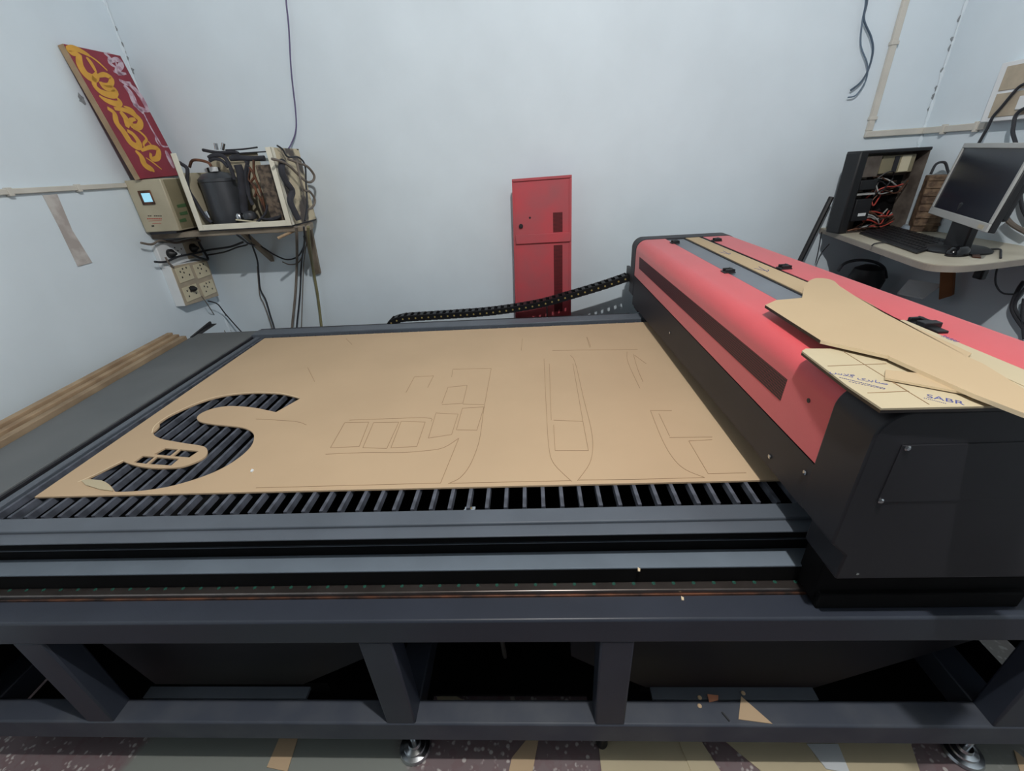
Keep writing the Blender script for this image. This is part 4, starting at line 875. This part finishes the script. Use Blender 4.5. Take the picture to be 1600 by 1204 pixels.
Mm = Matrix.Translation((m0.x, m0.y, DZ)) @ Matrix.Rotation(math.radians(18), 4, 'Z') @ Matrix.Diagonal((.052, .032, 1, 1))
bm.lathe(prof_, 28, (0, 0, 0)); bm.v = [Mm @ p for p in bm.v]
bm.build('body', mat('gloss_black', (20, 21, 24), .15, var=.05), MS, smooth=True)
cable('mouse_cable', [az(*dd(1050, 715), DZ+.01), az(*dd(1150, 712), DZ+.006), az(*dd(1212, 712), DZ+.008), az(*dd(1218, 735), DZ+.008), az(*dd(1217, 762), DZ+.004), az(*dd(1216, 775), DZ-.03), ax(*dd(1190, 850), 2.0), ax(*dd(1190, 920), 2.03), ax(*dd(1230, 970), 2.08), ax(*dd(1310, 976), 2.12)], .0035, CABLE, 'thin black mouse cable dropping over the desk edge')
cable('desk_cable', [az(*dd(460, 690), DZ+.004), az(*dd(480, 678), DZ+.006), az(*dd(545, 672), DZ+.006), az(*dd(600, 690), DZ+.006)], .003, CABLE, 'thin black cable curling over the desk edge by the keyboard')
tag(MB().slab([az(*dd(1040, 735), DZ+.001), az(*dd(1085, 735), DZ+.001), az(*dd(1100, 765), DZ+.001), az(*dd(1050, 760), DZ+.001)], (0, 0, .004)).build('brown_patch', COPPER), 'small rusty brown scrap behind the mouse', 'scrap')
# things under the desk
UX = 2.02
US = thing('under_desk_shelf', 'dark wall shelf low under the desk holding paper and coils', 'shelf', (2.0, 2.3, .72))
MB().prism([(1.72, YB), (1.72, 2.45), (1.96, 2.14), (XR, 2.14), (XR, YB)], 'z', .70, .725).build('board', DARK, US)
tag(MB().slab([ax(*dd(680, 895), 1.99), ax(*dd(870, 925), 2.08), ax(*dd(760, 1005), 2.0), ax(*dd(610, 975), 1.93)], (0, .003, .006)).build('paper_sheet', CLEAR), 'crumpled grey-white paper lying under the desk', 'paper')
tag(MB().slab([ax(*dd(860, 830), 2.06), ax(*dd(940, 850), 2.10), ax(*dd(930, 985), 2.10), ax(*dd(850, 1010), 2.06)], (.03, .02, 0)).build('cardboard_piece', ORNG, bevel=.004), 'brown cardboard piece standing under the desk', 'cardboard')
cable('coiled_cable', [ay(*dd(260, 840), 2.56), ay(*dd(300, 795), 2.55), ay(*dd(380, 775), 2.54), ay(*dd(470, 785), 2.54), ay(*dd(530, 820), 2.55), ay(*dd(545, 880), 2.56)], .008, CABLE, 'black cable arching under the left part of the desk')
tag(MB().lathe([(.05, -.160), (.06, -.12), (.08, -.05), (.09, 0), (.07, .06), (.03, .08)], 20, Vector((ay(*dd(430, 870), 2.58).x, 2.58, .886))).build('cable_bundle', BLK, smooth=True), 'dark round bundle in the shadow below the desk', 'bundle')
a = az(*dd(1118, 812), DZ-.028)
tag(MB().box(a.x-.012, a.x+.012, a.y-.02, a.y+.02, DZ-.078, DZ-.0285).build('cable_clip', BLK, bevel=.006), 'small black adaptor hanging under the right part of the desk', 'adaptor')
for L, r, lb in [([(1354, 900), (1320, 950), (1285, 1040), (1300, 1100), (1354, 1180)], .008, 'thick black cable bundle by the right edge, left strand'), ([(1370, 930), (1320, 990), (1300, 1050), (1330, 1110), (1380, 1160)], .006, 'black cable twisted with the thick one by the right edge'), ([(1354, 1000), (1345, 1080), (1350, 1190), (1356, 1240)], .006, 'black cable hanging straight by the right edge')]:
    cable('wall_cable', [ax(*dd(*p), 2.12) for p in L], r, CABLE, lb)
cable('wall_cable', [ax(*dd(1245, 525), 2.11), ax(*dd(1290, 570), 2.11), ax(*dd(1370, 615), 2.11)], .010, CABLEG, 'grey cable curving behind the monitor to the right edge')
cable('wall_cable', [ax(*dd(1330, 380), 2.12), ax(*dd(1345, 470), 2.12), ax(*dd(1380, 540), 2.12)], .007, CABLE, 'black cable behind the right side of the monitor')
cable('wall_cable', [ay(*dd(165, 610), 2.72), ay(*dd(150, 700), 2.73), ay(*dd(130, 790), 2.73)], .0025, CABLE, 'leftmost thin wire dangling from the desk tip')
cable('wall_cable', [ay(*dd(210, 680), 2.72), ay(*dd(160, 740), 2.73), ay(*dd(135, 800), 2.73)], .0025, CABLE, 'slanting thin wire dangling from the desk tip')
# switchboard on the right wall
RB = thing('switchboard', 'white switchboard on the right wall above the monitor with black cables', 'switchboard', (XR, 2.25, 1.75))
MB().box(XR-.05, XR, 2.05, 2.378, 1.648, 1.872).build('back_box', WHT, RB, bevel=.003)
for (ya, yb2, za, zb) in ((2.10, 2.345, 1.765, 1.855), (2.14, 2.345, 1.665, 1.755)):
    MB().box(XR-.053, XR-.05, ya, yb2, za, zb).build('module', SOCKB, RB, bevel=.002)
    MB().box(XR-.058, XR-.053, ya+.04, ya+.09, za+.02, zb-.02).build('switch', WHT, RB, bevel=.002)
cy_ = lambda x, y, X=2.08: ax(1400+x/5.475, 80+y/5.473, X)
cable('wall_cable', [cy_(1120, 270), cy_(1060, 300), cy_(1000, 360), cy_(900, 480), cy_(830, 560), cy_(780, 660), cy_(740, 730), cy_(690, 820), cy_(650, 900)], .006, CABLE, 'black cable from the right switchboard down behind the monitor top')
cable('wall_cable', [cy_(1120, 480), cy_(1060, 510), cy_(1020, 560), cy_(1005, 640), cy_(1000, 700), cy_(1025, 790), cy_(1030, 860)], .007, CABLE, 'black cable dropping from the lower socket of the right switchboard')

# ================================================================== FLOOR SCRAPS
def scrap(name, L, z, m, lb, cat='scrap', g=None, th=.003):
    return tag(MB().slab([Vector((x, y, z)) for x, y in L], (0, 0, th)).build(name, m), lb, cat, g)
scrap('kraft_scrap', [(-.04, .70), (-.108, .63), (-.125, .56), (-.055, .56), (-.02, .70)], .0005, KRAFT, 'slim kraft scrap on the floor right of the chrome foot')
scrap('kraft_scrap', [(.16, .72), (.155, .53), (.37, .53), (.42, .60), (.44, .72)], .0005, KRAFT2, 'broad pale kraft sheet on the floor under the middle of the bed')
scrap('kraft_scrap', [(.40, .70), (.415, .60), (.46, .54), (.50, .60), (.46, .70)], .004, KRAFT2, 'small kraft scrap overlapping the broad floor sheet')
scrap('kraft_scrap', [(.50, .72), (.62, .60), (.80, .57), (1.05, .59), (1.10, .72)], .0005, KRAFT2, 'long pale kraft sheet on the floor left of the right foot')
scrap('kraft_scrap', [(1.31, .58), (1.36, .66), (1.40, .58)], .0005, KRAFT, 'small kraft triangle on the floor right of the right foot')
scrap('clear_wrap', [(.78, .67), (.80, .61), (.86, .60), (.87, .67)], .004, CLEAR, 'scrap of white wrap on the kraft sheet under the bed')
scrap('kraft_scrap', [(-.86, .60), (-.86, .68), (-.80, .68), (-.79, .59)], .0005, KRAFT, 'small kraft square on the cement patch at lower left')
scrap('kraft_triangle', [(az(1158, 1087, .252).x, az(1158, 1087, .252).y), tuple(az(1154, 1123, .252))[:2], tuple(az(1207, 1130, .252))[:2]], .2495, KRAFT, 'kraft triangle lying on the lower front beam', th=.0025)
for px_, py_, lb in ((1093, 1090, 'upper tiny kraft bead left of the pink scrap on the lower beam'), (1093, 1103, 'lower tiny kraft bead on the lower beam'), (1161, 1083, 'tiny kraft bead at the tip of the kraft triangle')):
    a = az(px_, py_, .249); tag(MB().lathe([(.005, 0), (.006, .002), (.004, .004)], 10, (a.x, a.y, .2495)).build('kraft_bead', KRAFT, smooth=True), lb, 'bead')
p4 = [az(*p, .2495) for p in [(1105, 1085), (1122, 1087), (1122, 1094), (1108, 1097)]]
tag(MB().slab(p4, (0, 0, .004)).build('pink_scrap', mat('salmon_plastic', (206, 140, 108), .6)), 'salmon pink scrap on the lower front beam', 'scrap')
p4 = [az(655+0, 1099, .249), az(672, 1086, .249)]
# dark sliver and the rod seen under the bed
tag(MB().tube([az(1128, 1112, .252), az(1140, 1126, .252)], .002, 8, 1).build('dark_sliver', BLK), 'thin dark sliver on the lower front beam', 'sliver')
cable('steel_rod', [(-.36, 1.75, .62), (-.10, .745, .012)], .008, CABLEG, 'thin grey rod slanting in the dark under the bed', 'rod', smooth=1)
scrap('kraft_scrap', [(-.37, .795), (-.355, .765), (-.26, .755), (-.25, .775), (-.32, .805)], .0005, KRAFT2, 'pale kraft scrap on the floor seen behind the lower beam')
GROUPS = {'power_cable': 'cables hanging below the left shelf', 'hanging_cable': 'loose cables on the back wall', 'wall_cable': 'black cables around the desk', 'kraft_scrap': 'kraft scraps on the floor',
          'kraft_bead': 'kraft beads on the lower beam', 'kraft_offcut': 'kraft offcuts on the gantry', 'loose_hose': 'dusty hoses on the chiller side', 'chip': 'tiny chips on the front beams',
          'conduit': 'wall conduits', 'printed_sheet': 'printed kraft sheets on the gantry', 'switchboard': 'wall switchboards', 'desk_cable': 'cables on the desk'}
for o in bpy.data.objects:
    g_ = GROUPS.get(o.name.split('.')[0])
    if g_ and o.parent is None: o['group'] = g_
for o in bpy.data.objects:
    if '_o' in o: del o['_o']
